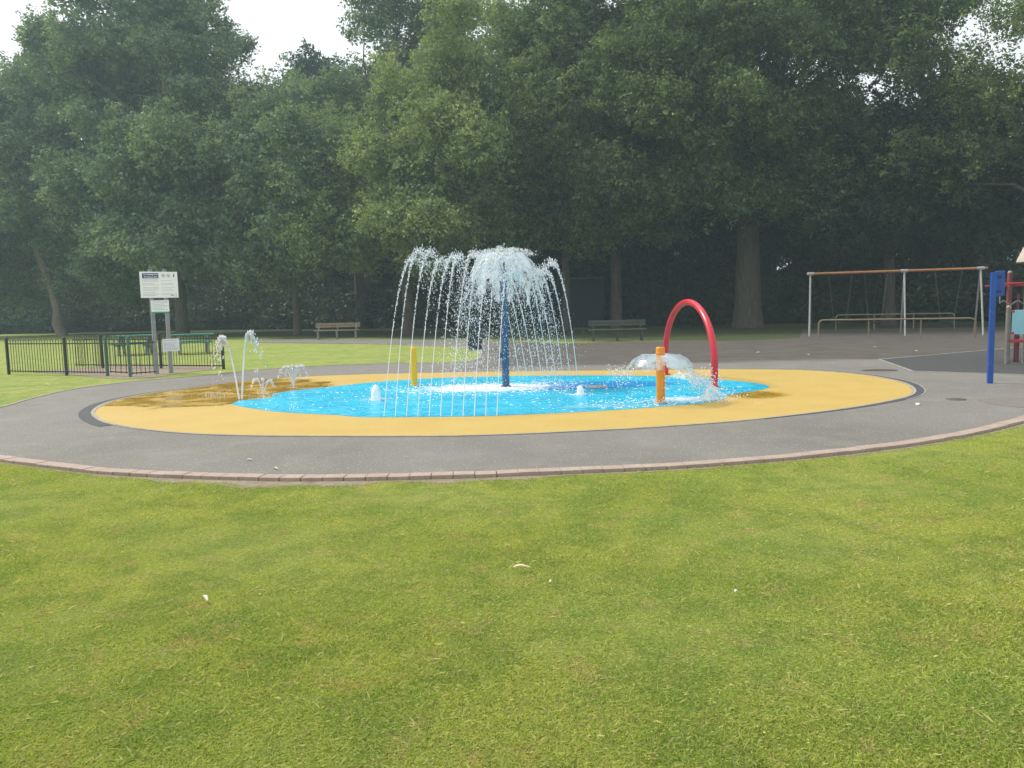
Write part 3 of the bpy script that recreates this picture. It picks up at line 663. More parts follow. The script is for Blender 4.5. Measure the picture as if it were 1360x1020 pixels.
# the second and third rows of the wood, darker and closer together
protos = []
def wood_tree(x, y, s, seed_, low=False):
    r = random.Random(seed_)
    k = seed_ % 3
    if len(protos) < 3:
        ells = [(0, 0, 10.5, 5.0, 5.0, 4.6), (r.uniform(-2, 2), 0, 6.6, 4.4, 4.4, 3.0), (r.uniform(-2, 2), 1, 14.0, 3.8, 3.8, 3.0), (r.uniform(-1, 1), 0, 3.2, 3.6, 3.6, 2.4)]
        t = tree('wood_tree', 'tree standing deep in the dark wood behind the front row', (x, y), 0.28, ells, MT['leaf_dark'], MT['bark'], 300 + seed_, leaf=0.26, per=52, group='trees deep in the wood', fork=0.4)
        protos.append(t)
    else:
        t = copy_tree(protos[k]); t.location = (x, y, ZG)
    t.rotation_euler.z = r.uniform(0, 6.28); t.scale = (s, s, s * r.uniform(.9, 1.1))
    return t
sd_i = 0
rw = random.Random(77)
row = [(-52, 84), (-44, 88), (-36, 86), (-29, 84), (-22, 80), (-15, 76), (-8.5, 70), (-2, 66), (4.5, 62), (10.5, 59), (16.5, 57), (22.5, 55), (29, 53), (36, 50), (43, 48)]
for (x, y) in row:
    wood_tree(x + rw.uniform(-1, 1), y + rw.uniform(-1.5, 1.5), rw.uniform(1.15, 1.35) * (0.70 if x > 6 else 1), sd_i); sd_i += 1
row2 = [(-62, 98), (-50, 100), (-38, 100), (-27, 96), (-16, 92), (-6, 84), (3, 78), (11, 74), (19, 71), (27, 68), (36, 64), (46, 60)]
for (x, y) in row2:
    wood_tree(x + rw.uniform(-1, 1), y + rw.uniform(-1.5, 1.5), rw.uniform(1.2, 1.4) * (0.66 if x > 5 else 1), sd_i); sd_i += 1

# undergrowth: a dense band of bushes along the wood's edge
def undergrowth():
    r = np.random.default_rng(9); cs = []; rs = []
    edge = [(-75, 72), (-50, 74), (-36, 72), (-24, 70), (-14, 64), (-4, 58), (4, 54), (12, 52), (20, 50), (28, 46), (40, 42), (52, 38)]
    ex = np.array([e[0] for e in edge]); ey = np.array([e[1] for e in edge])
    for i in range(9500):
        x = r.uniform(-72, 50); d = r.uniform(0, 1) ** 1.4 * 12
        hmax = 1.4 + d * 0.62 + 1.3 * math.sin(x * 0.7) * math.sin(x * 0.23 + 1)
        z = r.uniform(0.1, max(hmax, 0.6))
        cs.append((x, np.interp(x, ex, ey) + d, z)); rs.append(r.uniform(0.6, 1.3))
    V, T = leaves(np.array(cs), np.array(rs), 60, 0.21, r)
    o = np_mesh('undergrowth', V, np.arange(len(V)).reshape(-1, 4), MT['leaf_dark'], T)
    kind(o, 'stuff'); o['label'] = 'dark bushes and ivy filling the foot of the wood'; o['category'] = 'undergrowth'
undergrowth()

# ------------------------------------------------------------------ hut in the wood
hp = AT(778, 415, 54)
t = empty('hut', (hp.x, 54, ZG)); tag(t, 'dark hut with a pale roof edge half hidden among the trees', 'hut')
MB().box((0, 0, 1.55), (2.2, 3.0, 3.1), bev=0.01).build('wall', MT['hut'], t)
MB().box((0, 0, 3.2), (2.4, 3.4, 0.07), bev=0.01).build('roof', MT['fascia'], t)
MB().box((0.4, -1.52, 1.05), (0.9, 0.05, 2.0), bev=0.01).build('door', MT['hut'], t)

# ------------------------------------------------------------------ benches
def bench(loc, rz, label, wood, metal, w=2.3):
    t = empty('park_bench', loc, rz); tag(t, label, 'bench', 'park benches at the far edge of the plaza')
    mb = MB()
    for k in range(3): mb.box((0, -0.16 + k * 0.155, 0.455), (w, 0.14, 0.045), bev=0.006)
    mb.build('seat', wood, t)
    mb = MB()
    for k in range(2): mb.box((0.02, 0.27 + k * 0.02, 0.66 + k * 0.125), (w, 0.035, 0.115), rx=R(-10), bev=0.006)
    mb.build('backrest', wood, t)
    for x in (-w * 0.42, 0, w * 0.42):
        MB().box((x, -0.17, 0.215), (0.075, 0.07, 0.435), bev=0.008).build('leg', metal, t)
        MB().box((x, 0.19, 0.215), (0.075, 0.08, 0.435), bev=0.008).build('leg', metal, t)
        MB().box((x, 0.255, 0.62), (0.07, 0.035, 0.40), rx=R(-10), bev=0.004).box((x, 0.0, 0.41), (0.07, 0.43, 0.045), bev=0.004).build('bracket', metal, t)
    return t
p = G(448, 450.5); bench((p.x, p.y, 0), R(4), 'weathered grey-brown bench on the path beyond the far lawn', MT['bench_wood'], MT['concrete'])
p = G(820, 452.5); bench((p.x, p.y, 0), R(-2), 'dark bench in shade to the right of the fountain', MT['bench_shaded'], MT['bench_shaded'], 2.35)

# ------------------------------------------------------------------ litter bin behind the fountain
p = G(631, 464)
t = empty('litter_bin', (p.x, p.y, 0)); tag(t, 'dark navy litter bin seen through the falling water', 'bin')
MB().lathe([(0.0, 0.0), (0.24, 0.0), (0.26, 0.03), (0.28, 0.80), (0.30, 0.82), (0.30, 0.86), (0.0, 0.86)], 28).build('body', MT['bin'], t)
MB().lathe([(0.0, 0.865), (0.29, 0.865), (0.30, 0.90), (0.29, 1.06), (0.22, 1.14), (0.0, 1.17)], 28).build('lid', MT['bin'], t)
MB().box((0, -0.285, 0.97), (0.30, 0.03, 0.11), bev=0.01).build('slot', MT['rubber'], t)

# ------------------------------------------------------------------ picnic tables
def picnic(loc, rz, label):
    t = empty('picnic_table', loc, rz); tag(t, label, 'picnic table', 'green picnic tables behind the railings')
    mb = MB()
    for k in range(5): mb.box((0, -0.30 + k * 0.15, 0.75), (1.55, 0.135, 0.045), bev=0.006)
    mb.build('table_top', MT['teal'], t)
    for s in (-1, 1):
        mb = MB()
        for k in range(2): mb.box((0, s * (0.66 + k * 0.14), 0.45), (1.45, 0.125, 0.04), bev=0.006)
        mb.build('seat', MT['teal'], t)
    for x in (-0.5, 0.5):
        mb = MB()
        mb.box((x, 0, 0.66), (0.10, 0.70, 0.07), bev=0.005); mb.box((x, 0, 0.39), (0.10, 1.6, 0.07), bev=0.005)
        for s in (-1, 1): mb.box((x + 0.001, s * 0.30, 0.35), (0.09, 0.10, 0.76), rx=s * R(24), bev=0.005)
        mb.build('leg_frame', MT['galv'], t)
    return t
p = G(180, 470); picnic((p.x, p.y, ZG), R(12), 'green picnic table behind the twin green gate posts')
p = G(257, 468.5); picnic((p.x, p.y, ZG), R(24), 'green picnic table behind the right stretch of railings')

# ------------------------------------------------------------------ bow-top railings
def railing(a, b, posts, label, name='railings', first=True):
    """posts: fractions along a-b"""
    a = Vector((a.x, a.y, ZG)); b = Vector((b.x, b.y, ZG)); d = b - a; Ln = d.length; ang = math.atan2(d.y, d.x)
    t = empty(name, a, ang); tag(t, label, 'railings', 'black bow-top railings round the picnic tables')
    h = 0.98
    for z_ in (0.10, h - 0.12): MB().box((Ln / 2, 0, z_), (Ln, 0.035, 0.03)).build('rail', MT['dark_green'], t)
    mb = MB(); n = int(Ln / 0.20); s = Ln / n
    for i in range(n):
        x0 = i * s + s * .25; x1 = i * s + s * .75
        pts = [(x0, 0, 0.05), (x0, 0, h - 0.05)] + [((x0 + x1) / 2 - math.cos(q * PI / 6) * (x1 - x0) / 2, 0, h - 0.05 + math.sin(q * PI / 6) * (x1 - x0) / 2) for q in range(1, 6)] + [(x1, 0, h - 0.05), (x1, 0, 0.05)]
        mb.tube(pts, 0.0085, 5, False)
    mb.build('bars', MT['dark_green'], t)
    for f_, mt_ in posts:
        x = Ln * f_
        MB().box((x, 0.0, (h + 0.02) / 2), (0.062, 0.062, h + 0.02), bev=0.006).lathe([(0.045, h + 0.02), (0.045, h + 0.035), (0.0, h + 0.06)], 10, (x, 0, 0)).build('post', mt_, t)
    return t
railing(G(12, 496), G(143, 498), [(0, MT['dark_green']), (0.60, MT['dark_green']), (1.0, MT['green_post'])], 'left stretch of black bow-top railings ending at the first green gate post')
railing(G(173, 499.5), G(208, 497), [(0, MT['green_post'])], 'short stretch of railings between the second green post and the notice board')
railing(G(100, 487.5), G(297, 489.0), [(0.2, MT['dark_green']), (0.60, MT['dark_green']), (1.0, MT['dark_green'])], 'right stretch of black railings running behind the notice board')
ga, gb = G(145.5, 498.0), G(170.5, 499.4)
d = gb - ga; t = empty('gate', (ga.x, ga.y, ZG), math.atan2(d.y, d.x)); tag(t, 'narrow railed gate between the two green posts', 'gate')
Ln = d.length
for z_ in (0.12, 0.86): MB().box((Ln / 2, 0, z_), (Ln - 0.08, 0.03, 0.03)).build('rail', MT['dark_green'], t)
mb = MB()
for i in range(4): mb.tube([(0.07 + i * (Ln - .14) / 3, 0, 0.08), (0.07 + i * (Ln - .14) / 3, 0, 0.95)], 0.009, 6)
mb.build('bars', MT['dark_green'], t)

# ------------------------------------------------------------------ notice board
p = G(218, 495); p = Vector((p.x, p.y, ZG)); ANG = R(38)
t = empty('notice_board', p, ANG); tag(t, 'white notice board with a blue heading on two tall grey posts by the railings', 'notice board')
for x in (-0.185, 0.175):
    MB().box((x, 0, 1.36), (0.095, 0.08, 2.76), bev=0.008).box((x, 0, 2.75), (0.10, 0.085, 0.02)).build('post', MT['galv'], t)
def text(body, size, loc, m, parent, sx=1.0, align='LEFT', name='lettering'):
    cu = bpy.data.curves.new(name, 'FONT'); cu.body = body; cu.size = size; cu.align_x = align; cu.extrude = 0.0008; cu.offset = size * 0.012
    o = bpy.data.objects.new(name, cu); C.objects.link(o); o.parent = parent; o.location = loc; o.rotation_euler = (PI / 2, 0, 0); o.scale = (sx, 1, 1)
    cu.materials.append(m)
    me = bpy.data.meshes.new_from_object(o.evaluated_get(bpy.context.evaluated_depsgraph_get())); n_ = bpy.data.objects.new(name, me)
    C.objects.link(n_); n_.parent = parent; n_.location = loc; n_.rotation_euler = (PI / 2, 0, 0); n_.scale = (sx, 1, 1)
    bpy.data.objects.remove(o); return n_
def lines(name, m, parent, x0, x1, z1, n, dz, y, th, seed_, gap=()):
    """rows of print too small to read, built as broken raised strokes"""
    r = random.Random(seed_); mb = MB()
    for i in range(n):
        if i in gap: continue
        z = z1 - i * dz; x = x0; xe = x1 - r.uniform(0, (x1 - x0) * 0.3)
        while x < xe:
            w = r.uniform(0.02, 0.06); mb.box((x + w / 2, y, z), (w, 0.001, th)); x += w + 0.012
    return kind(mb.build(name, m, parent), 'stuff')
zc = 2.355
bd = MB().box((0.01, -0.055, zc), (0.94, 0.012, 0.68), bev=0.003).build('board', MT['sign_white'], t)
hd = MB().box((-0.20, -0.063, zc + 0.235), (0.40, 0.004, 0.135)).build('heading', MT['ink_blue'], bd)
text('The Paddling Pool', 0.058, (-0.20, -0.0665, zc + 0.25), MT['sign_white'], bd, 0.86, 'CENTER')
text('Wimbledon Park', 0.058, (-0.19, -0.0665, zc + 0.185), MT['sign_white'], bd, 0.86, 'CENTER')
lines('small_print', MT['ink_grey'], bd, -0.40, 0.0, zc + 0.13, 13, 0.034, -0.0622, 0.009, 1, (2, 5, 9))
lines('small_print', MT['ink_grey'], bd, 0.07, 0.40, zc + 0.11, 11, 0.037, -0.0622, 0.007, 2, (1, 4, 8))
for i, (x, m_) in enumerate(((0.12, MT['ink_red']), (0.25, MT['ink_grey']), (0.37, MT['ink_dark']))):
    mb = MB()
    if i < 2:
        mb.tube([(x + 0.042 * math.cos(a * PI / 8), -0.0635, zc + 0.24 + 0.042 * math.sin(a * PI / 8)) for a in range(17)], 0.004, 6, False)
        mb.tube([(x - 0.028, -0.0635, zc + 0.268), (x + 0.028, -0.0635, zc + 0.212)], 0.004, 6)
        mb.box((x, -0.0635, zc + 0.24), (0.02, 0.003, 0.045))
    else:
        mb.tube([(x + 0.018, -0.0635, zc + 0.285), (x + 0.018, -0.0635, zc + 0.235), (x + 0.008, -0.0635, zc + 0.208), (x - 0.02, -0.0635, zc + 0.205)], [0.012, 0.013, 0.010, 0.004], 6)
    mb.build('symbol', m_, bd)
mb = MB(); mb.tube([(0.40, -0.0635, zc - 0.23), (0.425, -0.0635, zc - 0.26), (0.42, -0.0635, zc - 0.30), (0.38, -0.0635, zc - 0.305)], 0.004, 6); mb.box((0.33, -0.0625, zc - 0.275), (0.10, 0.002, 0.014)); mb.build('symbol', MT['ink_dark'], bd)
n1 = MB().box((0.0, -0.050, 1.80), (0.45, 0.008, 0.30), bev=0.002).build('notice', MT['sign_white'], t)
MB().box((-0.005, -0.0505, 1.632), (0.41, 0.009, 0.033)).build('strip', MT['ink_green'], n1)
lines('small_print', MT['ink_grey'], n1, -0.19, 0.20, 1.92, 7, 0.036, -0.0552, 0.010, 3)
n2 = MB().box((0.205, -0.052, 0.76), (0.43, 0.008, 0.33), bev=0.002).build('notice', MT['paper'], t)
lines('small_print', MT['ink_grey'], n2, 0.03, 0.38, 0.885, 8, 0.036, -0.0572, 0.009, 4, (1,))

# ------------------------------------------------------------------ swing set and barriers
L0, L1 = G(1073, 447), G(1309, 445.4)
dl = (L1 - L0); dl.z = 0; wlen = dl.length; ax = dl.normalized(); back = Vector((-ax.y, ax.x, 0))
t = empty('swing_set', (L0.x, L0.y, 0), math.atan2(ax.y, ax.x)); tag(t, 'long steel swing frame with an orange top beam under the trees', 'swing set')
SH = 2.56; SPR = 1.0
for x in (0.05, wlen * 0.565, wlen - 0.08):
    MB().tube([(x, 0, 0), (x, SPR, SH - .03)], 0.035, 12).build('leg', MT['pale_steel'], t)
    MB().tube([(x, 2 * SPR, 0), (x, SPR, SH - .03)], 0.035, 12).build('leg', MT['galv'], t)
    MB().tube([(x - 0.13, SPR, SH), (x + 0.13, SPR, SH)], 0.068, 12).build('collar', MT['pale_steel'], t)
MB().tube([(-0.1, SPR, SH), (wlen + 0.15, SPR, SH)], 0.05, 12).build('beam', MT['orange_beam'], t)
def swing_at(fa, fb, label):
    c = L0 + ax * (wlen * (fa + fb) / 2) + back * SPR
    s = empty('swing', (c.x, c.y, 0), math.atan2(ax.y, ax.x)); tag(s, label, 'swing', 'swings hanging from the orange beam')
    w = wlen * (fb - fa) / 2
    for q in (-1, 1):
        mb = MB(); p0 = Vector((q * w, 0, SH - 0.06)); p1 = Vector((q * 0.24, 0.0, 0.62)); n = 46
        for i in range(n):
            u = p0.lerp(p1, (i + .5) / n); dd = (p1 - p0).normalized() * 0.027
            mb.tube([u - dd, u + dd], 0.008 if i % 2 else 0.004, 5)
        mb.build('chain', MT['chain'], s)
        MB().tube([(q * w, 0, SH + 0.065), (q * w, 0, SH - 0.09)], 0.03, 8).build('hanger', MT['rubber'], s)
    mb = MB(); mb.box((0, 0, 0.52), (0.44, 0.28, 0.05), bev=0.01)
    for q in (-1, 1): mb.tube([(q * 0.22, -0.13, 0.53), (q * 0.24, -.08, 0.72), (q * 0.24, .08, 0.72), (q * 0.22, 0.13, 0.53)], 0.014, 6)
    for yy in (-0.13, 0.13): mb.tube([(-0.22, yy, 0.70), (0, yy * 1.2, 0.66), (0.22, yy, 0.70)], 0.014, 6)
    mb.build('seat', MT['rubber'], s)
    return s
def fx(px):                                     # fraction along the beam for a place seen at px
    best = min(range(0, 1001), key=lambda k: abs(proj(L0 + ax * (wlen * k / 1000) + back * SPR + Vector((0, 0, SH))) - px)); return best / 1000
def proj(P):
    d_ = P - Vector((0, 0, CAM_H)); return 680 + F * d_.dot(rt) / d_.dot(fw)
swing_at(fx(1101), fx(1132), 'swing nearest the left end of the orange beam')
swing_at(fx(1148), fx(1179), 'second swing, just left of the middle leg of the frame')
swing_at(fx(1242), fx(1278), 'only swing hanging to the right of the middle leg')
def barrier(a, b, h, label, n=3):
    a = Vector((a.x, a.y, 0)); b = Vector((b.x, b.y, 0)); d = b - a; Ln = d.length
    t = empty('barrier', a, math.atan2(d.y, d.x)); tag(t, label, 'barrier rail', 'low tubular barriers round the swings')
    rr_ = 0.16; pts = [(0, 0, 0)] + [(rr_ - rr_ * math.cos(q * PI / 10), 0, h - rr_ + rr_ * math.sin(q * PI / 10)) for q in range(6)] + [(Ln - rr_ + rr_ * math.sin(q * PI / 10), 0, h - rr_ + rr_ * math.cos(q * PI / 10)) for q in range(6)] + [(Ln, 0, 0)]
    MB().tube(pts, 0.03, 10).build('rail', MT['rust_steel'], t)
    for i in range(1, n): MB().tube([(Ln * i / n, 0, 0), (Ln * i / n, 0, h - 0.03)], 0.028, 10).build('leg', MT['rust_steel'], t)
barrier(G(1087, 450.5), G(1295, 449.5), 0.72, 'low yellowed barrier rail in front of the swings')
barrier(G(1110, 438.5), G(1267, 437), 0.72, 'low barrier rail standing behind the swings')

# ------------------------------------------------------------------ blue post with a control box
p = G(1314.5, 509)
t = empty('control_post', (p.x, p.y, 0), R(-14)); tag(t, 'square blue steel post with a small bolted box at its top', 'post')
MB().box((0, 0, 0.98), (0.085, 0.085, 1.96), bev=0.006).build('post', MT['blue'], t)
bx = MB().box((0.118, 0.06, 1.76), (0.145, 0.07, 0.44), ry=R(0), bev=0.01).build('control_box', MT['blue'], t)
for z in (1.62, 1.88):
    mb = MB(); mb.box((0.10, 0.02, z), (0.08, 0.012, 0.05), bev=0.002)
    for x in (0.075, 0.13): mb.lathe([(0.012, 0), (0.012, 0.006)], 8, (x, 0.010, z - .003))
    mb.build('bracket', paint('bracket_blue', (0.01, 0.045, 0.22)), bx)
# iron cover in the tarmac
p = G(1270, 530.5)
mb = MB().lathe([(0, 0.0), (0.14, 0.0), (0.14, 0.006), (0.0, 0.006)], 28)
for k in range(-3, 4): mb.box((k * 0.03, 0, 0.008), (0.01, 0.2, 0.004))
tag(mb.build('inspection_cover', MT['iron'], loc=(p.x, p.y, 0.0)), 'round iron cover set in the tarmac near the blue post', 'inspection cover')
# dark leaf-choked hollow behind the pad
hl = catmull(gp([(1145, 491.5), (1165, 490.4), (1188, 491), (1190, 492.8), (1165, 493), (1148, 492.6)]), True, 4)
mb = MB(); mb.prism([(q.x, q.y) for q in hl], -0.01, 0.004); kind(mb.build('soil', paint('dark_soil', (0.07, 0.05, 0.035), 0.95)), 'structure')

# ------------------------------------------------------------------ climbing frame at the right
p = G(1337, 484); BX = Vector((p.x, p.y, 0))
t = empty('climbing_frame', BX, R(-10)); tag(t, 'red and grey climbing frame with a pale blue panel at the edge of the plaza', 'climbing frame')
def cpost(x, y, h, m_):
    o = MB().tube([(x, y, 0), (x, y, h)], 0.055 if m_ == MT['plum'] else 0.046, 14).build('post', m_, t)
    MB().lathe([(0.052, h), (0.052, h + 0.02), (0.03, h + 0.05), (0, h + 0.06)], 14, (x, y, 0)).build('cap', paint('post_cap', (0.3, 0.26, 0.25)), o)
cpost(0, 0, 1.26, MT['post_grey']); cpost(0.42, 1.05, 2.05, MT['plum']); cpost(1.15, 0.0, 1.26, MT['post_grey']); cpost(0.46, 0.28, 2.05, MT['post_grey']); cpost(1.55, 1.05, 2.05, MT['plum']); cpost(1.62, 0.28, 2.05, MT['post_grey']); cpost(0.24, 0.62, 1.10, MT['post_grey']); cpost(0.44, 0.62, 1.10, MT['plum'])
MB().box((0.575, -0.01, 0.94), (1.02, 0.02, 0.54), bev=0.006).build('panel', MT['panel_blue'], t)
for z in (0.63, 1.25): pass
MB().box((0.575, 0.0, 0.52), (1.06, 0.05, 0.075), bev=0.01).build('bar', MT['red_trim'], t)
for x in (0.07, 1.08):
    for z in (0.70, 1.18): MB().box((x, -0.01, z), (0.09, 0.05, 0.05), bev=0.008).build('clamp', MT['red_trim'], t)
MB().tube([(-0.10, 0.3, 1.80), (1.62, 0.3, 1.80)], 0.022, 10).build('bar', MT['red_trim'], t)
MB().tube([(-0.10, 1.05, 1.76), (1.62, 1.05, 1.76)], 0.022, 10).build('bar', MT['red_trim'], t)
for i_ in range(5): MB().box((0.62 + i_ * 0.22, 1.05, 1.10), (0.05, 0.03, 0.92), bev=0.004).build('slat', MT['plum'], t)
MB().box((1.0, 0.66, 0.62), (1.1, 0.75, 0.05), bev=0.006).build('platform', MT['galv'], t)
mb = MB(); mb.tube([(-0.08, 0.3, 1.80), (-0.07, 0.3, 1.35)], 0.012, 6)
mb.tube([(-0.07 + 0.08 * i, 0.3, 1.37 + 0.05 * math.sin(i * 1.7)) for i in range(8)], 0.012, 6); mb.build('rope', MT['galv'], t)
mb = MB()
for i in range(12):
    pass
prof = [(1.06, 0.0), (1.04, 0.06), (0.92, 0.32), (0.70, 0.55), (0.40, 0.70), (0.0, 0.76)]
MB().lathe(prof, 8, (1.42, 0.62, 2.28), False).lathe([(0.0, 0.0), (1.05, 0.0)], 8, (1.42, 0.62, 2.28), False).build('roof', MT['beige'], t)

# ------------------------------------------------------------------ splash-pad features
p = G(949, 515.5); pb = G(884, 498)
c = (p + pb) / 2; d = p - pb; Ra = d.length / 2
t = empty('water_arch', (c.x, c.y, 0.0), math.atan2(d.y, d.x)); tag(t, 'tall red tubular arch standing over the blue floor', 'arch')
AH = 1.56
pts = [(-Ra, 0, 0)] + [(-Ra * math.cos(q * PI / 28), 0, 0.42 + (AH - 0.42) * math.sin(q * PI / 28)) for q in range(29)] + [(Ra, 0, 0)]
MB().tube(pts, 0.062, 16).build('hoop', MT['red'], t)
for s in (-1, 1): MB().lathe([(0.062, 0.0), (0.095, 0.0), (0.095, 0.016), (0.062, 0.018)], 18, (s * Ra, 0, 0.012)).build('base_plate', MT['red'], t)

def post_feature(name, label, px, py, h, r_, m_, ringz=()):
    p = G(px, py); t = empty(name, (p.x, p.y, 0)); tag(t, label, 'water post')
    MB().lathe([(r_, 0), (r_, h - 0.04), (r_ * 0.98, h - 0.015), (r_ * 0.88, h), (0, h)], 24).build('post', m_, t)
    MB().lathe([(r_, 0.012), (r_ * 1.4, 0.012), (r_ * 1.4, 0.026), (r_, 0.028)], 20).build('base_plate', m_, t)
    for z in ringz: MB().lathe([(r_ + .001, z - .012), (r_ * 1.06, z - .01), (r_ * 1.06, z + .01), (r_ + .001, z + .012)], 24).build('collar', m_, t)
    return p, t
PY, _ = post_feature('water_post', 'short yellow water post at the back edge of the blue floor', 550.5, 512.5, 0.78, 0.062, MT['yellow_post'], (0.70,))
PO, _ = post_feature('water_post', 'bright orange water post with a dome of water round it', 877.5, 536, 0.885, 0.070, MT['orange'], (0.79,))
PB, FT = post_feature('fountain_post', 'tall blue flaking fountain post under the umbrella of water', 672, 514, 2.50, 0.072, MT['blue_wet'])
MB().lathe([(0.072, 2.50), (0.11, 2.53), (0.14, 2.60), (0.0, 2.61)], 20).build('nozzle', MT['blue_wet'], FT)
MB().box((-0.10, -0.01, 0.62), (0.07, 0.08, 0.10), bev=0.012).build('valve', MT['blue_wet'], FT)

# ------------------------------------------------------------------ water
def sheet_mesh(name, prof, c, m_, seed_, n=64, wob=0.03, ragged=0.5, sub=6, drift=(0, 0), arc=None):
    """a bell of water: wobbling surface of revolution with a torn lower edge"""
    r = random.Random(seed_); P = []
    for (a, b_) in zip(prof, prof[1:]):
        for q in range(sub): u = q / sub; P.append((a[0] + (b_[0] - a[0]) * u, a[1] + (b_[1] - a[1]) * u))
    P.append(prof[-1]); k = len(P); ph = [r.uniform(0, 6.28) for _ in range(6)]
    mb = MB(); vs = []
    for i, (rr_, z) in enumerate(P):
        w = i / (k - 1)
        for j in range(n):
            a = 2 * PI * j / n
            q = 1 + wob * w * (math.sin(3 * a + ph[0]) + .7 * math.sin(7 * a + ph[1] + z * 9) + .5 * math.sin(13 * a + ph[2] + z * 21))
            vs.append((rr_ * q * math.cos(a) + drift[0] * w * w, rr_ * q * math.sin(a) + drift[1] * w * w, z + wob * w * .5 * math.sin(5 * a + ph[3])))
    fs = []
    for i in range(k - 1):
        w = i / (k - 1)
        for j in range(n):
            a = 2 * PI * j / n
            e = ragged * (0.5 + 0.5 * math.sin(5 * a + ph[4]) * math.sin(11 * a + ph[5])) + 0.10 * r.random()
            if w > 1 - e * 0.8: continue
            if arc and math.cos(a - arc[0]) < arc[1] + 0.12 * math.sin(17 * w + 3): continue
            fs.append((i * n + j, i * n + (j + 1) % n, (i + 1) * n + (j + 1) % n, (i + 1) * n + j))
    mb.add(vs, fs, True)
    o = mb.build(name, m_); o.location = (c.x, c.y, 0)
    return o
# umbrella of water
wb_ = sheet_mesh('water_umbrella', [(0.10, 2.52), (0.22, 2.59), (0.37, 2.57), (0.52, 2.44), (0.64, 2.24), (0.72, 2.00), (0.76, 1.75), (0.79, 1.50)], PB, MT['bell'], 4, 72, 0.05, 0.75)
tag(wb_, 'umbrella-shaped bell of frothy water over the tall blue post', 'water')
wo_ = sheet_mesh('water_dome', [(0.07, 0.70), (0.16, 0.765), (0.30, 0.765), (0.42, 0.70), (0.50, 0.60), (0.53, 0.52)], PO, MT['bell_clear'], 6, 64, 0.03, 0.3)
tag(wo_, 'glassy dome of water spreading round the orange post', 'water')
sk = sheet_mesh('water_veil', [(0.40, 0.62), (0.50, 0.50), (0.60, 0.38), (0.72, 0.25), (0.85, 0.05)], PO, MT['skirt'], 8, 96, 0.10, 0.35, drift=(0.18, 0), arc=(0.0, 0.55))
tag(sk, 'torn sideways veil of water falling from the glassy dome towards the red arch', 'water')

def np_drops(name, P, rad, m_, label, elong=2.0, cat='water', k='stuff'):
    n = len(P); o8 = np.array([[1, 0, 0], [0, 1, 0], [-1, 0, 0], [0, -1, 0], [0, 0, 1], [0, 0, -1]], float)
    r = np.random.default_rng(n); S = rad[:, None] * (0.7 + 0.6 * r.random((n, 3))); S[:, 2] *= elong * (0.6 + 0.8 * r.random(n))
    V = (P[:, None, :] + o8[None] * S[:, None, :]).reshape(-1, 3)
    tri = np.array([(0, 1, 4), (1, 2, 4), (2, 3, 4), (3, 0, 4), (1, 0, 5), (2, 1, 5), (3, 2, 5), (0, 3, 5)])
    Q = (np.arange(n)[:, None, None] * 6 + tri[None]).reshape(-1, 3)
    o = np_mesh(name, V, Q, m_, k=3)
    if k: kind(o, k)
    o['label'] = label; o['category'] = cat; return o
r = np.random.default_rng(12)
def fall(n, r0_, r1_, z0, z1, c, jit=0.06, pw=1.0):
    a = r.random(n) * 2 * PI; u = r.random(n) ** pw
    z = z0 + (z1 - z0) * u; rr_ = r0_ + (r1_ - r0_) * np.sqrt(u) + r.normal(size=n) * jit
    return np.stack([c.x + rr_ * np.cos(a), c.y + rr_ * np.sin(a), z], 1)
P = np.concatenate([fall(4200, 0.62, 1.05, 2.35, 0.05, PB, 0.10, 0.9), fall(1500, 0.66, 0.85, 2.2, 1.2, PB, 0.07), fall(1300, 0.15, 0.60, 2.66, 2.52, PB, 0.08), fall(1500, 0.5, 1.35, 2.0, 0.03, PB, 0.22),
                    fall(450, 0.25, 0.7, 2.45, 0.4, PB, 0.15)])
rad = 0.0034 + 0.0060 * r.random(len(P)) ** 3
np_drops('water_spray', P, rad, MT['water'], 'drops falling in a wide curtain from the umbrella of water')
# splashes round the orange post dome
def splash(n, cx, cy, cz, sx, sy, sz): return np.stack([cx + r.normal(size=n) * sx, cy + r.normal(size=n) * sy, np.abs(cz + r.normal(size=n) * sz) + 0.015], 1)
P = np.concatenate([fall(110, 0.50, 0.72, 0.56, 0.03, PO, 0.06), splash(450, PO.x + 0.68, PO.y, 0.28, 0.15, 0.15, 0.12), splash(360, PO.x + 0.90, PO.y - 0.05, 0.08, 0.16, 0.2, 0.06), splash(240, PO.x - 0.60, PO.y, 0.48, 0.12, 0.15, 0.06),
                    splash(120, PO.x + 0.02, PO.y - 0.1, 0.03, 0.12, 0.12, 0.03)])
np_drops('water_spray', P, 0.0045 + 0.007 * r.random(len(P)) ** 2, MT['water'], 'splashing drops thrown out round the orange post', 1.3)
# flat flecks of foam on the blue floor
def foam(n):
    th = r.random(n) * 2 * PI; q = np.abs(1.0 + r.normal(size=n) * 0.38)
    A_ = np.stack([PB.x - 0.2 + 1.45 * q * np.cos(th), PB.y - 0.25 + 0.8 * q * np.sin(th)], 1)
    m_ = n // 3; B_ = np.stack([PO.x + r.normal(size=m_) * 0.8, PO.y + r.normal(size=m_) * 0.45], 1)
    k = n // 3; Cc = np.stack([r.uniform(-4.5, 4.2, k), r.uniform(12.4, 17, k)], 1)
    return np.concatenate([A_, B_, Cc])
Pf = foam(1000)
pex = [(p_.x, p_.y) for p_ in pe]
def inside(pt, poly):
    x, y = pt; c_ = False; j = len(poly) - 1
    for i in range(len(poly)):
        if (poly[i][1] > y) != (poly[j][1] > y) and x < (poly[j][0] - poly[i][0]) * (y - poly[i][1]) / (poly[j][1] - poly[i][1]) + poly[i][0]: c_ = not c_
        j = i
    return c_
Pf = np.array([q for q in Pf if inside(q, pex)]); n = len(Pf)
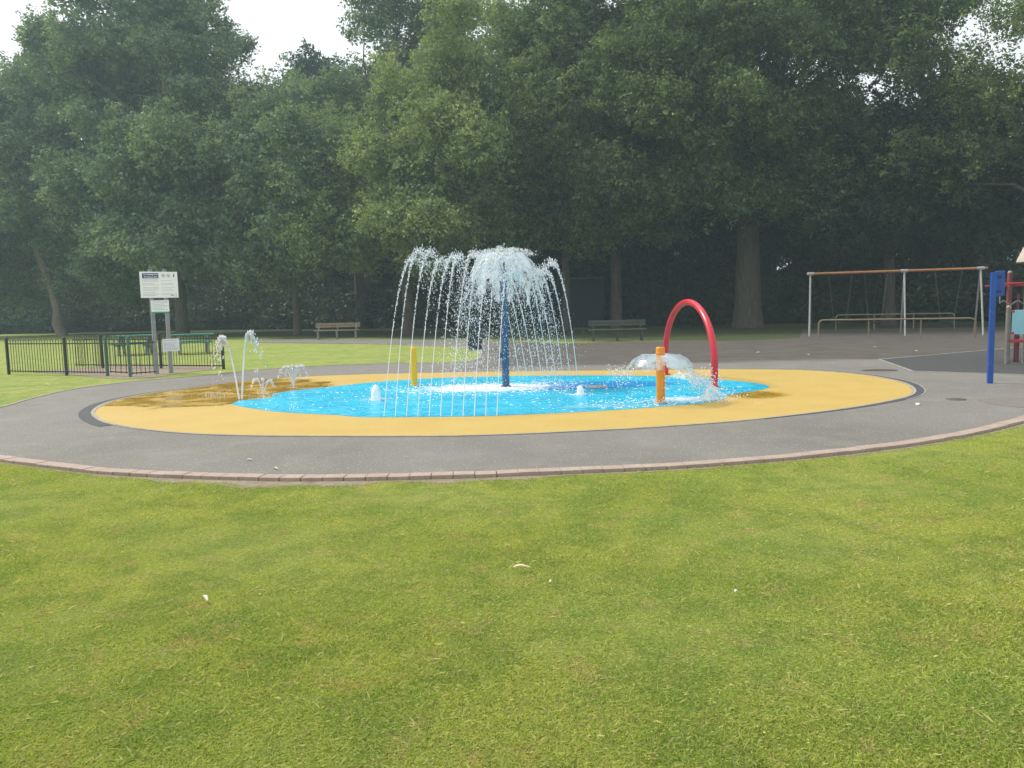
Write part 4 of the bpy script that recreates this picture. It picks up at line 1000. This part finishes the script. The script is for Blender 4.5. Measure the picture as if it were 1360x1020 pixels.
s1 = 0.008 + 0.035 * r.random(n) ** 2.5; s2 = 0.005 + 0.010 * r.random(n); an = r.normal(size=n) * 0.5
dx = np.stack([np.cos(an), np.sin(an), np.zeros(n)], 1) * s1[:, None]; dy = np.stack([-np.sin(an), np.cos(an), np.zeros(n)], 1) * s2[:, None]
P3 = np.concatenate([Pf, np.full((n, 1), 0.0)], 1); P3[:, 2] = 0.016 + 0.003 * r.random(n); zt = np.array([0, 0, .006])
V = np.stack([P3 - dx, P3 - dy, P3 + dx, P3 + dy, P3 + zt], 1).reshape(-1, 3)
Q = (np.arange(n)[:, None, None] * 5 + np.array([(0, 1, 4), (1, 2, 4), (2, 3, 4), (3, 0, 4)])[None]).reshape(-1, 3)
o = np_mesh('foam', V, Q, MT['froth'], k=3); kind(o, 'stuff'); o['label'] = 'white flecks of foam floating on the blue floor'; o['category'] = 'foam'

# arcing jets
def jet(name, label, p0, pa, seed_, group, thick=0.0062, cont=0.34, end=0.55, bead=0.0070, nb=600, cat='water jet'):
    """parabola from p0 through its top pa: a solid thread that breaks into drops; end = share of the way down the far side"""
    rr_ = random.Random(seed_); mb = MB(); c = Vector((p0.x, p0.y, 0.01)); A_ = Vector(pa) - c
    h = A_.z
    def at(u):                                        # u 0..1 rise, 1..2 fall
        return Vector((A_.x * u, A_.y * u, h * (1 - (1 - u) ** 2)))
    k = 16; pts = [at(cont * i / k) for i in range(k + 1)]
    mb.tube(pts, [thick * (1.0 - 0.3 * i / k) for i in range(k + 1)], 6, True)
    o = mb.build(name, MT['water'], loc=c); tag(o, label, cat, group); mb = MB()
    for i in range(nb):
        v = rr_.random(); u = cont * 0.85 + (1 + end - cont * 0.85) * v ** 1.0
        if u > 1.0 and rr_.random() < (u - 1) * 1.3: continue
        sc = 0.004 + 0.055 * max(0, (u - cont)) ** 1.7
        q = at(u) + Vector((rr_.gauss(0, sc), rr_.gauss(0, sc), rr_.gauss(0, sc * 1.2) - max(0, u - .7) * abs(rr_.gauss(0, 0.10))))
        if q.z < 0.02: continue
        mb.blob(q, bead * rr_.uniform(.45, 1.15), rr_, 2.0)
    kind(mb.build('droplets', MT['water'], o), 'stuff'); return o
ordn = ['first', 'second', 'third', 'fourth', 'fifth', 'sixth', 'seventh', 'eighth', 'ninth', 'tenth', 'eleventh']
rj = random.Random(8)
for i in range(11):
    px = 510 + 15 * i; p0 = G(px, 554.0 - (0.5 if i > 8 else 0))
    hh = 2.50 + rj.uniform(-0.12, 0.12) - (0.10 if i in (2, 3) else 0)
    jet('water_jet', '%s thin arcing jet from the left along the front edge of the blue floor' % ordn[i], p0, (p0.x + 0.26 + rj.uniform(-.03, .05), p0.y + 1.95 + rj.uniform(-.1, .1), hh), 400 + i, 'thin jets arcing up from the front edge', end=0.62)
for i in range(9):
    px = 690 + 9.6 * i; p0 = G(px, 500.2 - 0.03 * i)
    jet('water_jet', '%s thin arcing jet from the left along the back edge of the blue floor' % ordn[i], p0, (p0.x - 0.62 + rj.uniform(-.05, .05), p0.y - 1.75, 2.36 + rj.uniform(-.12, .12)), 500 + i, 'thin jets arcing up from the back edge', thick=0.0080, end=0.5, bead=0.0085)
# pair of tall crossing jets at the left
p0 = G(320, 531); jet('water_jet', 'tall jet bending to the left over the wet yellow floor', p0 - Vector((0.03, 0, 0)), (p0.x - 0.30, p0.y + .1, 1.12), 601, 'pair of tall jets at the tip of the blue floor', cont=0.5, end=0.95, nb=520, bead=0.015, thick=0.018)
jet('water_jet', 'tall jet bending to the right beside the left-bending one', p0 + Vector((0.02, 0, 0)), (p0.x + 0.19, p0.y + .1, 1.20), 602, 'pair of tall jets at the tip of the blue floor', cont=0.5, end=0.7, nb=460, bead=0.015, thick=0.018)
def spout(px, py, h, spread, arms, label, seed_, group):
    """a little fan of short jets from one nozzle"""
    rr_ = random.Random(seed_); c = G(px, py); mb = MB()
    t = empty('water_spout', (c.x, c.y, 0.012)); tag(t, label, 'water spout', group)
    for a in range(arms):
        s = (a - (arms - 1) / 2) / max(1, (arms - 1) / 2); hx = spread * s; hh = h * rr_.uniform(.85, 1.05)
        f_ = lambda u: Vector((hx * u, rr_.gauss(0, 0.003), hh * (1 - (1 - u) ** 2)))
        MB().tube([f_(i / 10 * 0.7) for i in range(11)], 0.011, 5, True).build('stream', MT['water'], t)
        for i in range(70):
            u = rr_.uniform(0.5, 1.75); q = f_(u) + Vector((rr_.gauss(0, .014), rr_.gauss(0, .02), rr_.gauss(0, .014)))
            if q.z > 0.01: mb.blob(q, rr_.uniform(.006, .014), rr_, 1.3)
    for i in range(50): mb.blob((rr_.gauss(0, .09), rr_.gauss(0, .09), abs(rr_.gauss(0, .02)) + .01), rr_.uniform(.004, .010), rr_)
    kind(mb.build('droplets', MT['water'], t), 'stuff')
spout(350, 525, 0.30, 0.13, 3, 'low three-armed spout between the tall jets and the taller spout', 701, 'small fanned spouts at the left of the pad')
spout(390, 517, 0.44, 0.17, 5, 'fanned spout of five short jets at the back of the blue floor', 702, 'small fanned spouts at the left of the pad')
def bubbler(px, py, h, w, label, seed_):
    c = G(px, py); mb = MB(); rr_ = random.Random(seed_)
    pr = [(w * 1.15, 0), (w * .9, h * .15), (w * .85, h * .45), (w * .7, h * .72), (w * .4, h * .93), (0, h)]
    n = 18; vs = []
    for (rad_, z) in pr:
        for j in range(n): q = rad_ * rr_.uniform(.85, 1.15); vs.append((q * math.cos(2 * PI * j / n), q * math.sin(2 * PI * j / n), z + rr_.uniform(-.008, .008)))
    mb.add(vs, [(i * n + j, i * n + (j + 1) % n, (i + 1) * n + (j + 1) % n, (i + 1) * n + j) for i in range(len(pr) - 1) for j in range(n)], True)
    o = mb.build('water_bubbler', MT['froth'], loc=(c.x, c.y, 0.012)); tag(o, label, 'water bubbler', 'white bubbling mounds on the blue floor'); mb = MB()
    for i in range(160):
        a = rr_.random() * 6.28; q = abs(rr_.gauss(w, w * 1.2)); mb.blob((q * math.cos(a) * 1.4, q * math.sin(a), .008 + abs(rr_.gauss(0, .012))), rr_.uniform(.004, .012), rr_, .8)
    for i in range(40): mb.blob((rr_.gauss(0, w * .6), rr_.gauss(0, w * .6), h * rr_.uniform(.4, 1.08)), rr_.uniform(.004, .009), rr_)
    kind(mb.build('droplets', MT['water'], o), 'stuff')
bubbler(499.5, 532.5, 0.27, 0.085, 'taller white bubbler of water at the left of the blue floor', 1)
bubbler(771, 525.5, 0.165, 0.07, 'smaller white bubbler of water between the blue and orange posts', 2)
# floor nozzle right of the small bubbler
p = G(793, 514.5); tag(MB().lathe([(0, .012), (0.20, .012), (0.19, .020), (0, .022)], 24).build('floor_drain', MT['cream'], loc=(p.x, p.y, 0)), 'pale round drain plate in the blue floor behind the small bubbler', 'drain')
# where the tall left jet lands
p = G(284, 526); P = np.concatenate([splash(220, p.x, p.y, 0.01, 0.16, 0.16, 0.03), splash(26, p.x, p.y, 0.2, 0.05, 0.08, 0.2), splash(110, G(352, 527).x, G(352, 527).y, 0.01, 0.2, 0.14, 0.015)])
np_drops('water_spray', P, 0.003 + 0.007 * r.random(len(P)) ** 2, MT['water'], 'splash on the yellow floor where the left jet lands', 0.8)

# ------------------------------------------------------------------ litter on the lawn and tarmac
def bit(name, px, py, l, w, rz, m_, label, z=0.0, cat='litter', curl=0.01):
    p = G(px, py, z); mb = MB(); n = 6; vs = []
    for i in range(n + 1):
        u = i / n; ww = w * (math.sin(PI * (0.08 + .84 * u)) ** .6); x = (u - .5) * l
        zz = curl * math.sin(u * PI * 1.3)
        vs += [(x, -ww / 2, zz + .004), (x, ww / 2, zz + .001), (x, ww / 2, zz - .003), (x, -ww / 2, zz - .002)]
    fs = [(0, 1, 2, 3), tuple(n * 4 + q for q in (3, 2, 1, 0))]
    for i in range(n):
        for q in range(4): fs.append((i * 4 + q, i * 4 + (q + 1) % 4, i * 4 + 4 + (q + 1) % 4, i * 4 + 4 + q))
    mb.add(vs, fs); o = mb.build(name, m_, loc=(p.x, p.y, z + .006), rz=rz); tag(o, label, cat); return o
bit('dry_leaf', 693, 753.5, 0.105, 0.036, R(8), MT['leaf_dry'], 'curled cream leaf lying on the middle of the near lawn', 0.0, 'leaf')
bit('lolly_stick', 273, 795, 0.06, 0.020, R(-50), MT['litter'], 'short white stick lying in the grass at the left of the near lawn', 0.0)
bit('paper_scrap', 732, 774, 0.018, 0.022, 0.4, MT['litter'], 'tiny cream scrap just below the curled leaf on the lawn', 0.0)
bit('paper_scrap', 978, 787, 0.022, 0.018, 0.4, MT['litter'], 'tiny white scrap on the right half of the near lawn', 0.0)
bit('paper_scrap', 331.5, 611, 0.06, 0.04, 0.2, MT['litter'], 'white fleck on the grey tarmac, the higher of two', 0.008)
bit('paper_scrap', 366, 622.5, 0.055, 0.035, -0.2, MT['litter'], 'white fleck on the grey tarmac close to the brick kerb', 0.008)
bit('paper_scrap', 62, 510.5, 0.13, 0.07, 0.2, MT['litter'], 'white scrap on the grass in front of the railings', ZG + .02)
for i, (x, y, lb) in enumerate(((1163, 461, 'pale leaf on the dark plaza below the barrier'), (1217, 466, 'pale leaf on the dark plaza just above the play surface tip'), (1073, 471, 'pale leaf on the plaza behind the pad'), (1007, 468, 'pale leaf on the plaza beyond the red arch'), (1219, 537, 'pale leaf on the tarmac close to the pad edge'))):
    bit('dry_leaf', x, y, 0.11, 0.06, i, MT['litter'], lb, 0.008, 'leaf')

# ------------------------------------------------------------------ haze
hz = MB().box((0, 20, 17.5), (620, 620, 38.0))
m = bpy.data.materials.new('haze_air'); m.use_nodes = True; nt = m.node_tree; nt.nodes.clear()
oo = N(nt, 'ShaderNodeOutputMaterial'); pv = N(nt, 'ShaderNodeVolumePrincipled')
pv.inputs['Color'].default_value = (0.66, 0.87, 1.0, 1); pv.inputs['Density'].default_value = 0.00135; pv.inputs['Anisotropy'].default_value = 0.3
L(nt, pv.outputs[0], oo.inputs['Volume'])
o = hz.build('haze', m); kind(o, 'stuff')
